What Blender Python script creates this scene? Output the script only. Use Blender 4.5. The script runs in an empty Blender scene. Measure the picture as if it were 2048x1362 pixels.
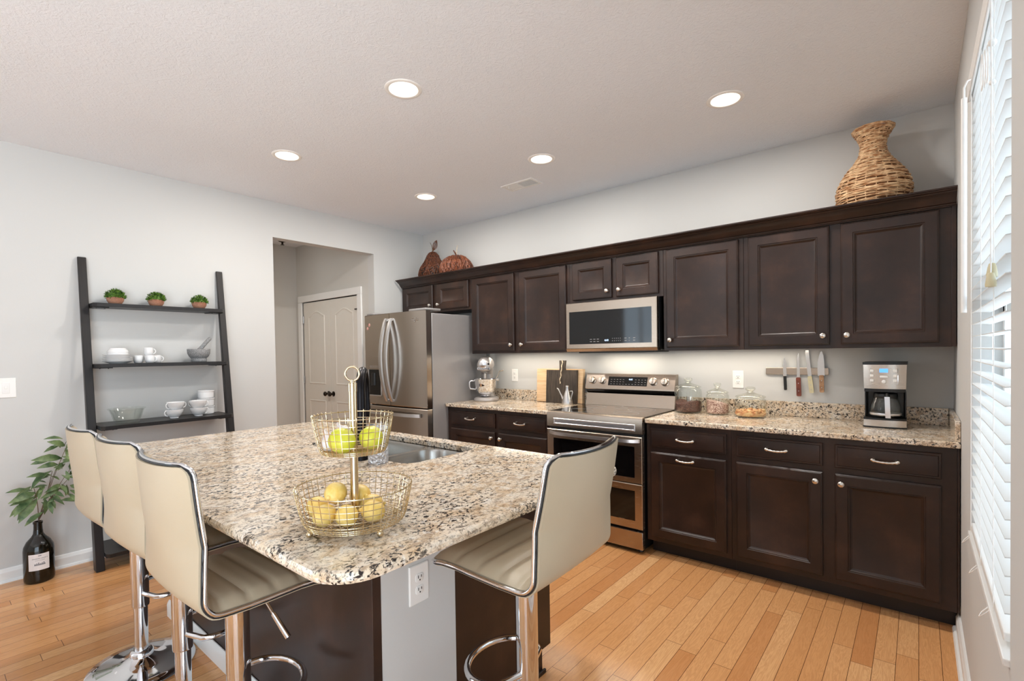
import bpy, bmesh, math, random
from mathutils import Vector, Matrix
random.seed(7)
sc = bpy.context.scene
PI = math.pi

# ------------------------------------------------------------------ camera
f_px, W_px = 989.67, 2048.0
cam_d = bpy.data.cameras.new('camera')
cam_d.sensor_fit = 'HORIZONTAL'
cam_d.sensor_width = 36.0
cam_d.lens = f_px / W_px * 36.0
cam_d.shift_x = 19.27 / W_px
cam_d.shift_y = 42.7 / W_px
cam_d.clip_start = 0.02
cam = bpy.data.objects.new('camera', cam_d)
sc.collection.objects.link(cam)
yaw, pitch, roll = 0.6988, -0.0178, -0.0157
fwd = Vector((-math.sin(yaw) * math.cos(pitch), math.cos(yaw) * math.cos(pitch), math.sin(pitch)))
r0 = Vector((math.cos(yaw), math.sin(yaw), 0))
u0 = r0.cross(fwd)
rr = r0 * math.cos(roll) + u0 * math.sin(roll)
uu = -r0 * math.sin(roll) + u0 * math.cos(roll)
m = Matrix((rr, uu, -fwd)).transposed().to_4x4()
m.translation = Vector((-0.1543, -3.7655, 1.3647))
cam.matrix_world = m
sc.camera = cam

# ------------------------------------------------------------------ world, exposure
sc.view_settings.view_transform = 'Standard'
sc.view_settings.look = 'None'
sc.view_settings.gamma = 1.0
sc.view_settings.use_curve_mapping = False
sc.view_settings.exposure = 0.52
WORLD_STRENGTH = 7.2
CAN_WATTS = 10.0
w = bpy.data.worlds.new('overcast_sky')
sc.world = w
w.use_nodes = True
bgn = w.node_tree.nodes['Background']
bgn.inputs[1].default_value = WORLD_STRENGTH
# overcast sky above the horizon, brighter lower half added to light the ceiling
wt = w.node_tree
tcw = wt.nodes.new('ShaderNodeTexCoord')
spw = wt.nodes.new('ShaderNodeSeparateXYZ')
rmw = wt.nodes.new('ShaderNodeValToRGB')
mpw = wt.nodes.new('ShaderNodeMapRange')
mpw.inputs['From Min'].default_value = -1.0
mpw.inputs['From Max'].default_value = 1.0
wt.links.new(tcw.outputs['Generated'], spw.inputs[0])
wt.links.new(spw.outputs[2], mpw.inputs['Value'])
wt.links.new(mpw.outputs[0], rmw.inputs[0])
rmw.color_ramp.elements[0].position = .485
rmw.color_ramp.elements[0].color = (.93, 1.0, 1.07, 1)
rmw.color_ramp.elements[1].position = .515
rmw.color_ramp.elements[1].color = (.42, .50, .58, 1)
wt.links.new(rmw.outputs[0], bgn.inputs[0])
cy = sc.cycles
cy.use_denoising = True
cy.max_bounces = 9
cy.diffuse_bounces = 5
cy.glossy_bounces = 4
cy.transmission_bounces = 8
cy.transparent_max_bounces = 16
cy.sample_clamp_indirect = 6.0
cy.caustics_reflective = False
cy.caustics_refractive = False
cy.blur_glossy = 0.6

def area_light(name, loc, rot, sx, sy, watts, col=(1, 1, 1), portal=False, shape='RECTANGLE', spread=None):
    d = bpy.data.lights.new(name, 'AREA')
    d.shape = shape
    d.size = sx
    d.size_y = sy
    d.energy = watts
    d.color = col
    if spread: d.spread = spread
    if portal: d.cycles.is_portal = True
    o = bpy.data.objects.new(name, d)
    sc.collection.objects.link(o)
    o.location = loc
    o.rotation_euler = rot
    return o

XLP = -4.59
# daylight enters through the windows (portals only guide the sky light through the openings)
area_light('daylight_portal', (0.13, -1.74, 1.52), (0, PI / 2, 0), 1.75, 1.0, 1, portal=True)
area_light('daylight_portal', (0.13, -5.1, 1.2), (0, PI / 2, 0), 2.4, 2.6, 1, portal=True)
area_light('daylight_portal', (XLP, -6.7, 1.31), (0, -PI / 2, 0), 2.38, 1.8, 1, portal=True)

# ------------------------------------------------------------------ materials
def lin(c):
    return tuple(((v / 255) / 12.92 if v <= 10.31 else (((v / 255) + 0.055) / 1.055) ** 2.4) for v in c)

class N:
    """tiny node-tree helper"""
    def __init__(s, name):
        s.m = bpy.data.materials.new(name)
        s.m.use_nodes = True
        s.t = s.m.node_tree
        s.t.nodes.clear()
        s.out = s.n('ShaderNodeOutputMaterial')
    def n(s, typ, **kw):
        x = s.t.nodes.new(typ)
        for k, v in kw.items(): setattr(x, k, v)
        return x
    def l(s, a, b): s.t.links.new(a, b)
    def coord(s, scale=(1, 1, 1), rot=(0, 0, 0), kind='Object'):
        tc = s.n('ShaderNodeTexCoord')
        mp = s.n('ShaderNodeMapping')
        mp.inputs['Scale'].default_value = scale
        mp.inputs['Rotation'].default_value = rot
        s.l(tc.outputs[kind], mp.inputs['Vector'])
        return mp.outputs['Vector']
    def noise(s, vec, scale, detail=3, rough=.5, dist=0):
        x = s.n('ShaderNodeTexNoise')
        x.inputs['Scale'].default_value = scale
        x.inputs['Detail'].default_value = detail
        x.inputs['Roughness'].default_value = rough
        x.inputs['Distortion'].default_value = dist
        s.l(vec, x.inputs['Vector'])
        return x.outputs['Fac']
    def ramp(s, fac, stops, interp='LINEAR'):
        x = s.n('ShaderNodeValToRGB')
        cr = x.color_ramp
        cr.interpolation = interp
        while len(cr.elements) < len(stops): cr.elements.new(0.5)
        for e, (p, c) in zip(cr.elements, stops):
            e.position = p
            e.color = (*c, 1) if len(c) == 3 else c
        s.l(fac, x.inputs['Fac'])
        return x.outputs['Color']
    def mix(s, fac, a, b, blend='MIX'):
        x = s.n('ShaderNodeMix', data_type='RGBA', blend_type=blend)
        for sock, v in ((x.inputs[0], fac), (x.inputs[6], a), (x.inputs[7], b)):
            if isinstance(v, (int, float)): sock.default_value = v
            elif isinstance(v, tuple): sock.default_value = (*v, 1)
            else: s.l(v, sock)
        return x.outputs[2]
    def math(s, op, a, b=0.0):
        x = s.n('ShaderNodeMath', operation=op)
        for sock, v in ((x.inputs[0], a), (x.inputs[1], b)):
            if isinstance(v, (int, float)): sock.default_value = v
            else: s.l(v, sock)
        return x.outputs[0]
    def bsdf(s, col=None, rough=.5, metal=0, **kw):
        b = s.n('ShaderNodeBsdfPrincipled')
        def put(k, v):
            if v is None: return
            if isinstance(v, tuple): b.inputs[k].default_value = (*v, 1) if len(v) == 3 and 'Normal' not in k else v
            elif isinstance(v, (int, float)): b.inputs[k].default_value = v
            else: s.l(v, b.inputs[k])
        put('Base Color', col); put('Roughness', rough); put('Metallic', metal)
        for k, v in kw.items(): put(k, v)
        s.l(b.outputs[0], s.out.inputs['Surface'])
        return b
    def bump(s, b, height, strength=.2, dist=.01):
        x = s.n('ShaderNodeBump')
        x.inputs['Strength'].default_value = strength
        x.inputs['Distance'].default_value = dist
        s.l(height, x.inputs['Height'])
        s.l(x.outputs[0], b.inputs['Normal'])

def simple(name, rgb, rough=.5, metal=0, var=.06, vscale=12, **kw):
    q = N(name)
    c = lin(rgb)
    f = q.noise(q.coord(), vscale, 3)
    col = q.ramp(f, [(0.3, tuple(max(0, v * (1 - var)) for v in c)), (0.7, tuple(min(1, v * (1 + var)) for v in c))])
    q.bsdf(col, rough, metal, **kw)
    return q.m

def metal_brushed(name, rgb, rough=.28, scale=(4, 4, 220), amount=.02, aniso=0.0):
    q = N(name)
    v = q.coord(scale)
    f = q.noise(v, 3, 2)
    c = lin(rgb)
    col = q.ramp(f, [(0.2, tuple(x * .99 for x in c)), (0.8, tuple(min(1, x * 1.008) for x in c))])
    rg = q.math('ADD', q.math('MULTIPLY', f, amount), rough - amount / 2)
    q.bsdf(col, rg, 1.0)
    return q.m

def emissive(name, rgb, strength, base=(20, 20, 22)):
    q = N(name)
    f = q.noise(q.coord(), 5, 1)
    e = q.ramp(f, [(0, lin(rgb)), (1, lin(rgb))])
    b = q.bsdf(lin(base), .4)
    q.l(e, b.inputs['Emission Color'])
    b.inputs['Emission Strength'].default_value = strength
    return q.m

def thin_glass(name, tint=(253, 254, 253), gloss=.02, edge=.20):
    q = N(name)
    tr = q.n('ShaderNodeBsdfTransparent')
    f = q.noise(q.coord(), 3, 1)
    tc = q.ramp(f, [(0, lin(tint)), (1, lin(tint))])
    q.l(tc, tr.inputs[0])
    gl = q.n('ShaderNodeBsdfGlossy')
    gl.inputs['Roughness'].default_value = .03
    lw = q.n('ShaderNodeLayerWeight')
    lw.inputs[0].default_value = .35
    fac = q.math('ADD', q.math('MULTIPLY', lw.outputs['Facing'], edge), gloss)
    mx = q.n('ShaderNodeMixShader')
    q.l(fac, mx.inputs[0]); q.l(tr.outputs[0], mx.inputs[1]); q.l(gl.outputs[0], mx.inputs[2])
    q.l(mx.outputs[0], q.out.inputs['Surface'])
    return q.m

def wall_paint(name, rgb, bump=.05, bscale=140, big=0):
    q = N(name)
    v = q.coord()
    c = lin(rgb)
    col = q.ramp(q.noise(v, 1.3, 2), [(0.3, tuple(x * .985 for x in c)), (0.7, tuple(min(1, x * 1.01) for x in c))])
    b = q.bsdf(col, .75)
    if big:
        h1 = q.noise(v, 30, 5, .62, 2.2)
        h2 = q.noise(v, 75, 3, .6, 1.2)
        h = q.math('ADD', q.math('POWER', h1, 2.0), q.math('MULTIPLY', h2, .35))
        q.bump(b, h, big, .012)
    else:
        q.bump(b, q.noise(v, bscale, 2), bump, .004)
    return q.m

M = {}
M['wall'] = wall_paint('wall_paint', (205, 205, 203))
M['hall_wall'] = wall_paint('hall_wall_paint', (205, 203, 198))
M['ceiling'] = wall_paint('ceiling_texture_paint', (240, 244, 250), big=.45)
M['white_trim'] = simple('white_trim_paint', (236, 236, 234), .4, var=.01)
M['door_paint'] = simple('door_paint', (226, 222, 214), .45, var=.01)
M['white_plastic'] = simple('white_plastic', (240, 239, 236), .35, var=.01)
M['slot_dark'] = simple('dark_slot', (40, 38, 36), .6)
M['black_plastic'] = simple('black_plastic', (18, 18, 19), .35)
M['black_gloss'] = simple('black_glass', (9, 9, 10), .06, var=.02)
M['black_trim'] = simple('black_piping', (22, 24, 28), .4)
M['chrome'] = simple('chrome', (226, 227, 230), .06, 1, var=.01)
M['nickel'] = simple('satin_nickel', (214, 208, 200), .24, 1, var=.03)
M['bronze'] = simple('dark_bronze', (62, 54, 48), .3, 1, var=.1)
M['black_metal'] = simple('black_bronze_metal', (36, 34, 36), .36, .9, var=.1)
M['hinge_steel'] = simple('hinge_steel', (190, 190, 190), .3, 1)
M['steel'] = metal_brushed('stainless_steel', (202, 192, 182), .27)
M['steel_h'] = metal_brushed('stainless_steel_grain', (182, 167, 152), .27, scale=(4, 4, 220))
M['steel_dark'] = metal_brushed('warm_stainless', (186, 176, 166), .25, scale=(160, 160, 3))
M['steel_light'] = metal_brushed('pale_stainless', (224, 224, 226), .3, scale=(160, 160, 3))
M['sink_steel'] = metal_brushed('sink_steel', (168, 164, 158), .26, scale=(200, 4, 4))
M['fridge_side'] = simple('grey_enamel', (168, 165, 164), .34, .25, var=.02)
M['gold'] = simple('brushed_gold', (212, 194, 160), .22, 1, var=.04)
M['cream_leather'] = None
M['mirror_mixer'] = simple('mixer_silver', (176, 170, 166), .42, .6, var=.03)

def leather():
    q = N('cream_leatherette')
    v = q.coord()
    c = lin((186, 171, 146))
    col = q.ramp(q.noise(v, 6, 3), [(0.3, tuple(x * .97 for x in c)), (0.7, tuple(min(1, x * 1.02) for x in c))])
    b = q.bsdf(col, .42)
    q.bump(b, q.noise(v, 420, 2), .10, .002)
    return q.m
M['cream_leather'] = leather()

def espresso():
    q = N('espresso_wood')
    v = q.coord((1, 1, 1))
    g = q.coord((26, 26, 1.6))
    blot = q.noise(v, 5.5, 5, .6)
    grain = q.noise(g, 3, 4, .6)
    c1 = q.ramp(blot, [(0.30, lin((32, 20, 15))), (0.52, lin((46, 29, 22))), (0.72, lin((66, 43, 32)))])
    c2 = q.mix(q.math('MULTIPLY', grain, .35), c1, lin((24, 16, 13)))
    b = q.bsdf(c2, q.math('ADD', q.math('MULTIPLY', blot, .12), .30))
    b.inputs['Coat Weight'].default_value = .12
    b.inputs['Specular IOR Level'].default_value = .38
    b.inputs['Coat Roughness'].default_value = .25
    return q.m
M['espresso'] = espresso()
M['toe'] = simple('toe_kick_black_brown', (34, 26, 24), .45)
M['raw_wood'] = simple('raw_cabinet_underside', (206, 180, 146), .6)

def black_wood():
    q = N('black_brown_shelf')
    g = q.noise(q.coord((3, 40, 3)), 3, 4)
    col = q.ramp(g, [(0.3, lin((20, 17, 18))), (0.7, lin((30, 26, 25)))])
    q.bsdf(col, .38)
    return q.m
M['shelf_black'] = black_wood()

def granite():
    q = N('beige_granite')
    v = q.coord((1.0, .62, 1.0), (0, 0, .5))
    v2 = q.coord((1, 1, 1))
    base = q.ramp(q.noise(v, 16, 5, .6, .6), [(0.28, lin((198, 166, 130))), (0.42, lin((222, 200, 172))), (0.56, lin((234, 220, 200))), (0.74, lin((214, 204, 190)))])
    white = q.ramp(q.noise(v2, 26, 4, .6, .4), [(0.56, (0, 0, 0)), (0.64, (1, 1, 1))])
    c1 = q.mix(q.math('MULTIPLY', white, .8), base, lin((238, 232, 222)))
    tan = q.ramp(q.noise(v, 44, 4, .6, .8), [(0.50, (0, 0, 0)), (0.68, (1, 1, 1))])
    c2 = q.mix(q.math('MULTIPLY', tan, .7), c1, lin((158, 130, 102)))
    vd = q.coord((1.0, .7, 1.0), (0, 0, .35))
    dk = q.ramp(q.noise(vd, 92, 6, .66, .6), [(0.535, (0, 0, 0)), (0.565, (1, 1, 1))])
    zone = q.ramp(q.noise(v, 7, 3), [(0.34, (.3, .3, .3)), (0.52, (1, 1, 1))])
    c3 = q.mix(q.math('MULTIPLY', dk, zone), c2, lin((44, 38, 37)))
    big = q.ramp(q.noise(vd, 30, 6, .72, .8), [(0.60, (0, 0, 0)), (0.635, (1, 1, 1))])
    c3 = q.mix(q.math('MULTIPLY', big, .85), c3, lin((46, 41, 41)))
    dk2 = q.ramp(q.noise(v2, 130, 3, .6), [(0.60, (0, 0, 0)), (0.64, (1, 1, 1))])
    c4 = q.mix(q.math('MULTIPLY', dk2, .6), c3, lin((84, 72, 64)))
    b = q.bsdf(c4, .1)
    b.inputs['Specular IOR Level'].default_value = .5
    return q.m
M['granite'] = granite()

def planks():
    q = N('oak_strip_floor')
    tc = q.n('ShaderNodeTexCoord')
    sp = q.n('ShaderNodeSeparateXYZ')
    q.l(tc.outputs['Object'], sp.inputs[0])
    PW = .0762
    row = q.math('FLOOR', q.math('DIVIDE', sp.outputs[0], PW))
    wn = q.n('ShaderNodeTexWhiteNoise', noise_dimensions='1D')
    q.l(row, wn.inputs['W'])
    yoff = q.math('ADD', sp.outputs[1], q.math('MULTIPLY', wn.outputs['Value'], 3.7))
    cv = q.n('ShaderNodeCombineXYZ')
    q.l(yoff, cv.inputs[0]); q.l(sp.outputs[0], cv.inputs[1])
    br = q.n('ShaderNodeTexBrick', offset=0.0, offset_frequency=1)
    br.inputs['Scale'].default_value = 1.0
    br.inputs['Brick Width'].default_value = .86
    br.inputs['Row Height'].default_value = PW
    br.inputs['Mortar Size'].default_value = .0011
    br.inputs['Mortar Smooth'].default_value = .1
    br.inputs['Color1'].default_value = (0, 0, 0, 1)
    br.inputs['Color2'].default_value = (1, 1, 1, 1)
    br.inputs['Mortar'].default_value = (.5, .5, .5, 1)
    q.l(cv.outputs[0], br.inputs['Vector'])
    tone = q.ramp(br.outputs['Color'], [(0.0, lin((198, 132, 80))), (0.35, lin((212, 152, 98))), (0.7, lin((220, 162, 108))), (1.0, lin((230, 180, 128)))])
    # grain, shifted plank by plank
    gv = q.n('ShaderNodeCombineXYZ')
    sepc = q.math('MULTIPLY', br.outputs['Color'], 37.0)
    q.l(q.math('MULTIPLY', sp.outputs[0], 13.0), gv.inputs[0])
    q.l(q.math('MULTIPLY', yoff, 1.1), gv.inputs[1])
    q.l(q.math('ADD', sepc, q.math('MULTIPLY', row, 3.3)), gv.inputs[2])
    g1 = q.noise(gv.outputs[0], 2.2, 4, .55, 2.2)
    wv = q.math('SINE', q.math('MULTIPLY', g1, 46.0))
    rings = q.math('MULTIPLY', q.math('ADD', wv, 1.0), .5)
    g2 = q.noise(gv.outputs[0], 9, 5, .65, .3)
    col = q.mix(q.math('MULTIPLY', rings, .36), tone, lin((172, 112, 64)))
    col = q.mix(q.math('MULTIPLY', g2, .25), col, lin((226, 178, 124)))
    col = q.mix(br.outputs['Fac'], col, lin((96, 60, 36)))
    b = q.bsdf(col, q.math('ADD', q.math('MULTIPLY', g2, .10), .11))
    b.inputs['Specular IOR Level'].default_value = .45
    q.bump(b, q.math('SUBTRACT', 1.0, br.outputs['Fac']), .25, .002)
    return q.m
M['floor'] = planks()

def slat_mat():
    q = N('white_blind_slat')
    d = q.n('ShaderNodeBsdfDiffuse'); t = q.n('ShaderNodeBsdfTranslucent')
    f = q.noise(q.coord(), 4, 1)
    c = q.ramp(f, [(0, lin((222, 223, 221))), (1, lin((226, 226, 225)))])
    q.l(c, d.inputs[0]); q.l(c, t.inputs[0])
    mx = q.n('ShaderNodeMixShader'); mx.inputs[0].default_value = .08
    q.l(d.outputs[0], mx.inputs[1]); q.l(t.outputs[0], mx.inputs[2])
    q.l(mx.outputs[0], q.out.inputs['Surface'])
    return q.m
M['slat'] = slat_mat()
M['glass'] = thin_glass('clear_glass')
M['pane'] = thin_glass('window_glass', (253, 254, 254), .03, .3)
M['dimmed_pane'] = thin_glass('dimmed_window_glass', (216, 220, 222), .03, .3)  # grey tint added to dim the daylight on the blind
M['bowl_glass'] = thin_glass('grey_bowl_glass', (252, 253, 251), .03, .30)
M['blue_glass'] = thin_glass('blue_plate_glass', (214, 228, 236), .2, .6)
M['lid_glass'] = thin_glass('greenish_lid_glass', (250, 251, 247), .06, .35)
M['dark_bottle'] = simple('dark_olive_bottle_glass', (16, 14, 8), .05, var=.2)
M['porcelain'] = simple('white_porcelain', (238, 238, 238), .12, var=.01)
M['stone'] = None

def stone():
    q = N('grey_granite_stone')
    v = q.coord()
    col = q.ramp(q.noise(v, 180, 3, .7), [(0.3, lin((96, 97, 98))), (0.5, lin((140, 141, 142))), (0.7, lin((176, 176, 176)))])
    b = q.bsdf(col, .8)
    q.bump(b, q.noise(v, 220, 2), .3, .002)
    return q.m
M['stone'] = stone()

def two_tone(name, a, b_, scale, lo=.4, hi=.6, rough=.6, bump=0, stretch=(1, 1, 1), **kw):
    q = N(name)
    v = q.coord(stretch)
    f = q.noise(v, scale, 4, .6)
    col = q.ramp(f, [(lo, lin(a)), (hi, lin(b_))])
    b = q.bsdf(col, rough, **kw)
    if bump: q.bump(b, f, bump, .003)
    return q.m
M['terracotta'] = two_tone('terracotta', (158, 108, 84), (184, 134, 108), 30, rough=.8)
M['tuft'] = two_tone('topiary_green', (30, 68, 20), (110, 146, 44), 60, .38, .66)
M['leaf'] = two_tone('leaf_green', (50, 78, 42), (124, 142, 92), 14, .35, .65, .45)
M['stem'] = two_tone('stem_brown', (92, 72, 62), (120, 104, 70), 20)
M['lime'] = two_tone('lime_skin', (212, 212, 44), (232, 224, 92), 18, .4, .65, .35, .15)
M['lemon'] = two_tone('lemon_skin', (240, 200, 100), (250, 220, 140), 40, .4, .65, .4, .12)
M['garlic'] = two_tone('garlic_skin', (226, 212, 210), (244, 238, 234), 25, rough=.5)
M['maple'] = two_tone('maple_board', (222, 182, 136), (240, 208, 168), 5, .35, .65, .5, stretch=(1, 1, 9))
M['dark_board'] = two_tone('dark_ash_board', (46, 38, 32), (88, 76, 64), 5, .35, .7, .6, stretch=(22, 22, 1))
M['twine'] = two_tone('twine', (196, 174, 142), (232, 216, 190), 60)
M['wicker'] = two_tone('wicker_willow', (168, 118, 76), (240, 208, 166), 26, .38, .62, .6, stretch=(1, 1, 3))
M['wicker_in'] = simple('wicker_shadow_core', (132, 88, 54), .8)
M['vine_dark'] = two_tone('dark_grapevine', (58, 28, 18), (120, 70, 44), 60, .35, .65, .55)
M['vine_red'] = two_tone('red_grapevine', (80, 38, 24), (146, 86, 58), 60, .35, .65, .5)
M['coffee'] = two_tone('ground_coffee', (72, 44, 38), (112, 74, 62), 120, rough=.9)
M['beans'] = two_tone('speckled_beans', (132, 78, 66), (236, 206, 190), 150, .42, .58, .6)
M['snack'] = two_tone('snack_mix', (206, 128, 74), (240, 206, 150), 40, .35, .65, .6)
M['flour'] = simple('flour_cream', (226, 206, 172), .7)
M['label_paper'] = simple('label_paper', (226, 222, 222), .6, var=.02)
M['print_grey'] = simple('label_print_grey', (134, 134, 138), .7)
M['pewter'] = metal_brushed('pewter_can', (206, 204, 202), .3, scale=(60, 60, 60))
M['knife_steel'] = metal_brushed('knife_steel', (208, 206, 204), .24, scale=(60, 60, 4))
M['rosewood'] = two_tone('rosewood_handle', (92, 40, 30), (120, 60, 44), 30, rough=.4)
M['cream_handle'] = simple('cream_handle', (206, 196, 160), .4)
M['pale_wood'] = two_tone('worn_wood_handle', (150, 110, 78), (186, 146, 110), 40, rough=.5)
M['pink'] = simple('pink_magnet', (222, 168, 158), .4)
M['red_dark'] = simple('dark_red_magnet', (96, 36, 38), .4)
M['lcd_blue'] = emissive('blue_lcd', (90, 160, 255), 1.3)
M['digits'] = emissive('white_blue_digits', (190, 220, 255), 2.2)
M['marks'] = simple('grey_printed_marks', (150, 150, 150), .5)
M['lamp_disc'] = emissive('lamp_disc', (255, 246, 232), 6.0, (240, 240, 240))
M['can_white'] = simple('white_reflector', (246, 244, 240), .4, var=.01)
M['tumbler'] = None
def tumbler():
    q = N('cut_crystal')
    v = q.coord()
    ck = q.n('ShaderNodeTexVoronoi'); ck.inputs['Scale'].default_value = 85
    q.l(v, ck.inputs['Vector'])
    gl = q.n('ShaderNodeBsdfGlossy'); gl.inputs['Roughness'].default_value = .12
    tr = q.n('ShaderNodeBsdfTransparent'); tr.inputs[0].default_value = (*lin((236, 240, 246)), 1)
    bm_ = q.n('ShaderNodeBump'); bm_.inputs['Strength'].default_value = 1; bm_.inputs['Distance'].default_value = .01
    q.l(ck.outputs['Distance'], bm_.inputs['Height']); q.l(bm_.outputs[0], gl.inputs['Normal'])
    mx = q.n('ShaderNodeMixShader')
    q.l(q.ramp(ck.outputs['Distance'], [(0.1, (.45, .45, .45)), (.6, (.85, .85, .85))]), mx.inputs[0])
    q.l(tr.outputs[0], mx.inputs[1]); q.l(gl.outputs[0], mx.inputs[2])
    df = q.n('ShaderNodeBsdfDiffuse'); df.inputs[0].default_value = (*lin((228, 230, 236)), 1)
    q.l(bm_.outputs[0], df.inputs['Normal'])
    m2 = q.n('ShaderNodeMixShader'); m2.inputs[0].default_value = .5
    q.l(mx.outputs[0], m2.inputs[1]); q.l(df.outputs[0], m2.inputs[2])
    q.l(m2.outputs[0], q.out.inputs['Surface'])
    return q.m
M['tumbler'] = tumbler()
M['outdoor'] = simple('pale_ground_outside', (190, 196, 190), .9)

# ------------------------------------------------------------------ mesh helpers
class B:
    def __init__(s): s.bm = bmesh.new(); s.round = False
    def _v(s, pts): return [s.bm.verts.new(p) for p in pts]
    def box(s, x0, x1, y0, y1, z0, z1, bev=0, seg=2):
        b = bmesh.new()
        bmesh.ops.create_cube(b, size=1)
        for v in b.verts:
            v.co = Vector(((x0 + x1) / 2 + v.co.x * (x1 - x0), (y0 + y1) / 2 + v.co.y * (y1 - y0), (z0 + z1) / 2 + v.co.z * (z1 - z0)))
        if bev: bmesh.ops.bevel(b, geom=list(b.edges), offset=bev, segments=seg, profile=.5, affect='EDGES', clamp_overlap=True)
        s.add(b)
        return s
    def add(s, b, mat=None):
        if mat is not None: bmesh.ops.transform(b, matrix=mat, verts=b.verts)
        me = bpy.data.meshes.new('tmp')
        b.to_mesh(me); b.free()
        s.bm.from_mesh(me)
        bpy.data.meshes.remove(me)
        return s
    def loft(s, rings, closed=True, caps=(True, True)):
        s.loft_rings(rings, closed, caps); return s
    def loft_rings(s, rings, closed=True, caps=(True, True)):
        R = [s._v(r) for r in rings]
        n = len(R[0])
        for a, b in zip(R, R[1:]):
            for i in range(n if closed else n - 1):
                j = (i + 1) % n
                try: s.bm.faces.new((a[i], a[j], b[j], b[i]))
                except ValueError: pass
        if caps[0] and n > 2: s.bm.faces.new(list(reversed(R[0])))
        if caps[1] and n > 2: s.bm.faces.new(R[-1])
        return R
    def lathe(s, prof, c=(0, 0, 0), seg=32, axis='z', wob=None, caps=(True, True)):
        rings = []; s.round = True
        for k, (r, z) in enumerate(prof):
            ring = []
            for i in range(seg):
                a = 2 * PI * i / seg
                q = (r if r > 1e-5 else 1e-5)
                if wob: q = q * wob(a, k)
                x, y = q * math.cos(a), q * math.sin(a)
                p = (x, y, z) if axis == 'z' else ((x, -z, y) if axis == 'y' else (z, x, y))
                ring.append((c[0] + p[0], c[1] + p[1], c[2] + p[2]))
            rings.append(ring)
        s.loft(rings, caps=caps)
        return s
    def tube(s, pts, r, seg=8, closed=False, flat=None):
        P = [Vector(p) for p in pts]
        n = len(P); s.round = True
        rad = r if isinstance(r, (list, tuple)) else [r] * n
        T = []
        for i in range(n):
            a = P[(i - 1) % n] if (closed or i > 0) else P[i]
            b = P[(i + 1) % n] if (closed or i < n - 1) else P[i]
            t = (b - a)
            T.append(t.normalized() if t.length > 1e-9 else Vector((0, 0, 1)))
        up = Vector((0, 0, 1)) if abs(T[0].z) < .9 else Vector((1, 0, 0))
        u = T[0].cross(up).normalized()
        rings = []
        for i in range(n):
            u = (u - T[i] * u.dot(T[i]))
            u = u.normalized() if u.length > 1e-9 else T[i].orthogonal().normalized()
            v = T[i].cross(u)
            fl = flat or 1.0
            rings.append([P[i] + (u * math.cos(2 * PI * k / seg) + v * math.sin(2 * PI * k / seg) * fl) * rad[i] for k in range(seg)])
        if closed:
            R = [s._v(q) for q in rings]
            best, off = 1e9, 0
            for o in range(seg):
                d = sum((R[0][(k + o) % seg].co - R[-1][k].co).length for k in range(seg))
                if d < best: best, off = d, o
            for i in range(n):
                a, b = R[i], R[(i + 1) % n]
                o = off if i == n - 1 else 0
                for k in range(seg):
                    s.bm.faces.new((a[k], a[(k + 1) % seg], b[(k + 1 + o) % seg], b[(k + o) % seg]))
        else:
            s.loft(rings)
        return s
    def ball(s, c, r, sc=(1, 1, 1), seg=20, rings=12, rot=None):
        b = bmesh.new(); s.round = True
        bmesh.ops.create_uvsphere(b, u_segments=seg, v_segments=rings, radius=r)
        mt = Matrix.Translation(c)
        if rot is not None: mt = mt @ rot
        mt = mt @ Matrix.Diagonal((*sc, 1))
        return s.add(b, mt)
    def cyl(s, a, b, r, seg=20, r2=None):
        return s.tube([a, b], [r, r if r2 is None else r2], seg)
    def prism(s, poly, axis, a, b):
        def P(p, t):
            return (t, p[0], p[1]) if axis == 'x' else ((p[0], t, p[1]) if axis == 'y' else (p[0], p[1], t))
        s.loft([[P(p, a) for p in poly], [P(p, b) for p in poly]])
        return s
    def quad(s, *p):
        s.bm.faces.new(s._v(p)); return s
    def leaf(s, a, b, wid, nrm, droop=.15, n=5):
        a, b, nrm = Vector(a), Vector(b), Vector(nrm)
        d = b - a
        side = d.cross(nrm).normalized()
        up = side.cross(d).normalized()
        L = d.length
        ws = [.12, .75, 1.0, .7, .05] if n == 5 else [.3, 1, .1]
        rows = []
        for i, wv in enumerate(ws):
            t = i / (len(ws) - 1)
            c = a + d * t + up * (math.sin(PI * t) * droop * L)
            rows.append((c - side * wid * wv + up * wid * .25 * wv, c, c + side * wid * wv + up * wid * .25 * wv))
        R = [s._v(r) for r in rows]
        for p, q in zip(R, R[1:]):
            s.bm.faces.new((p[0], p[1], q[1], q[0])); s.bm.faces.new((p[1], p[2], q[2], q[1]))
        return s
    def move(s, mt):
        bmesh.ops.transform(s.bm, matrix=mt, verts=s.bm.verts); return s

WM = {}
def ident(): return Matrix.Identity(4)
def obj(name, b, mat, parent=None, smooth=None, loc=None, label=None, kind=None):
    """link a builder as one mesh object; geometry is given in world coordinates (or in the local frame of a
    prototype whose Empty stands at the origin)"""
    if smooth is None: smooth = 46 if b.round else 22
    bmesh.ops.recalc_face_normals(b.bm, faces=b.bm.faces)
    me = bpy.data.meshes.new(name)
    b.bm.to_mesh(me); b.bm.free()
    o = bpy.data.objects.new(name, me)
    me.materials.append(M[mat] if isinstance(mat, str) else mat)
    if smooth:
        me.polygons.foreach_set('use_smooth', [True] * len(me.polygons))
        me.set_sharp_from_angle(angle=math.radians(smooth))
    sc.collection.objects.link(o)
    if parent is not None:
        me.transform(WM[parent.name].inverted())
        o.parent = parent
        WM[o.name] = WM[parent.name]
    else:
        mt = Matrix.Translation(loc) if loc is not None else ident()
        me.transform(mt.inverted())
        o.location = mt.translation
        WM[o.name] = mt
    if label: o['label'] = label
    if kind: o['kind'] = kind
    return o
def tag(o, label, cat, group=None, kind=None):
    o['label'] = label; o['category'] = cat
    if group: o['group'] = group
    if kind: o['kind'] = kind
    return o
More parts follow.
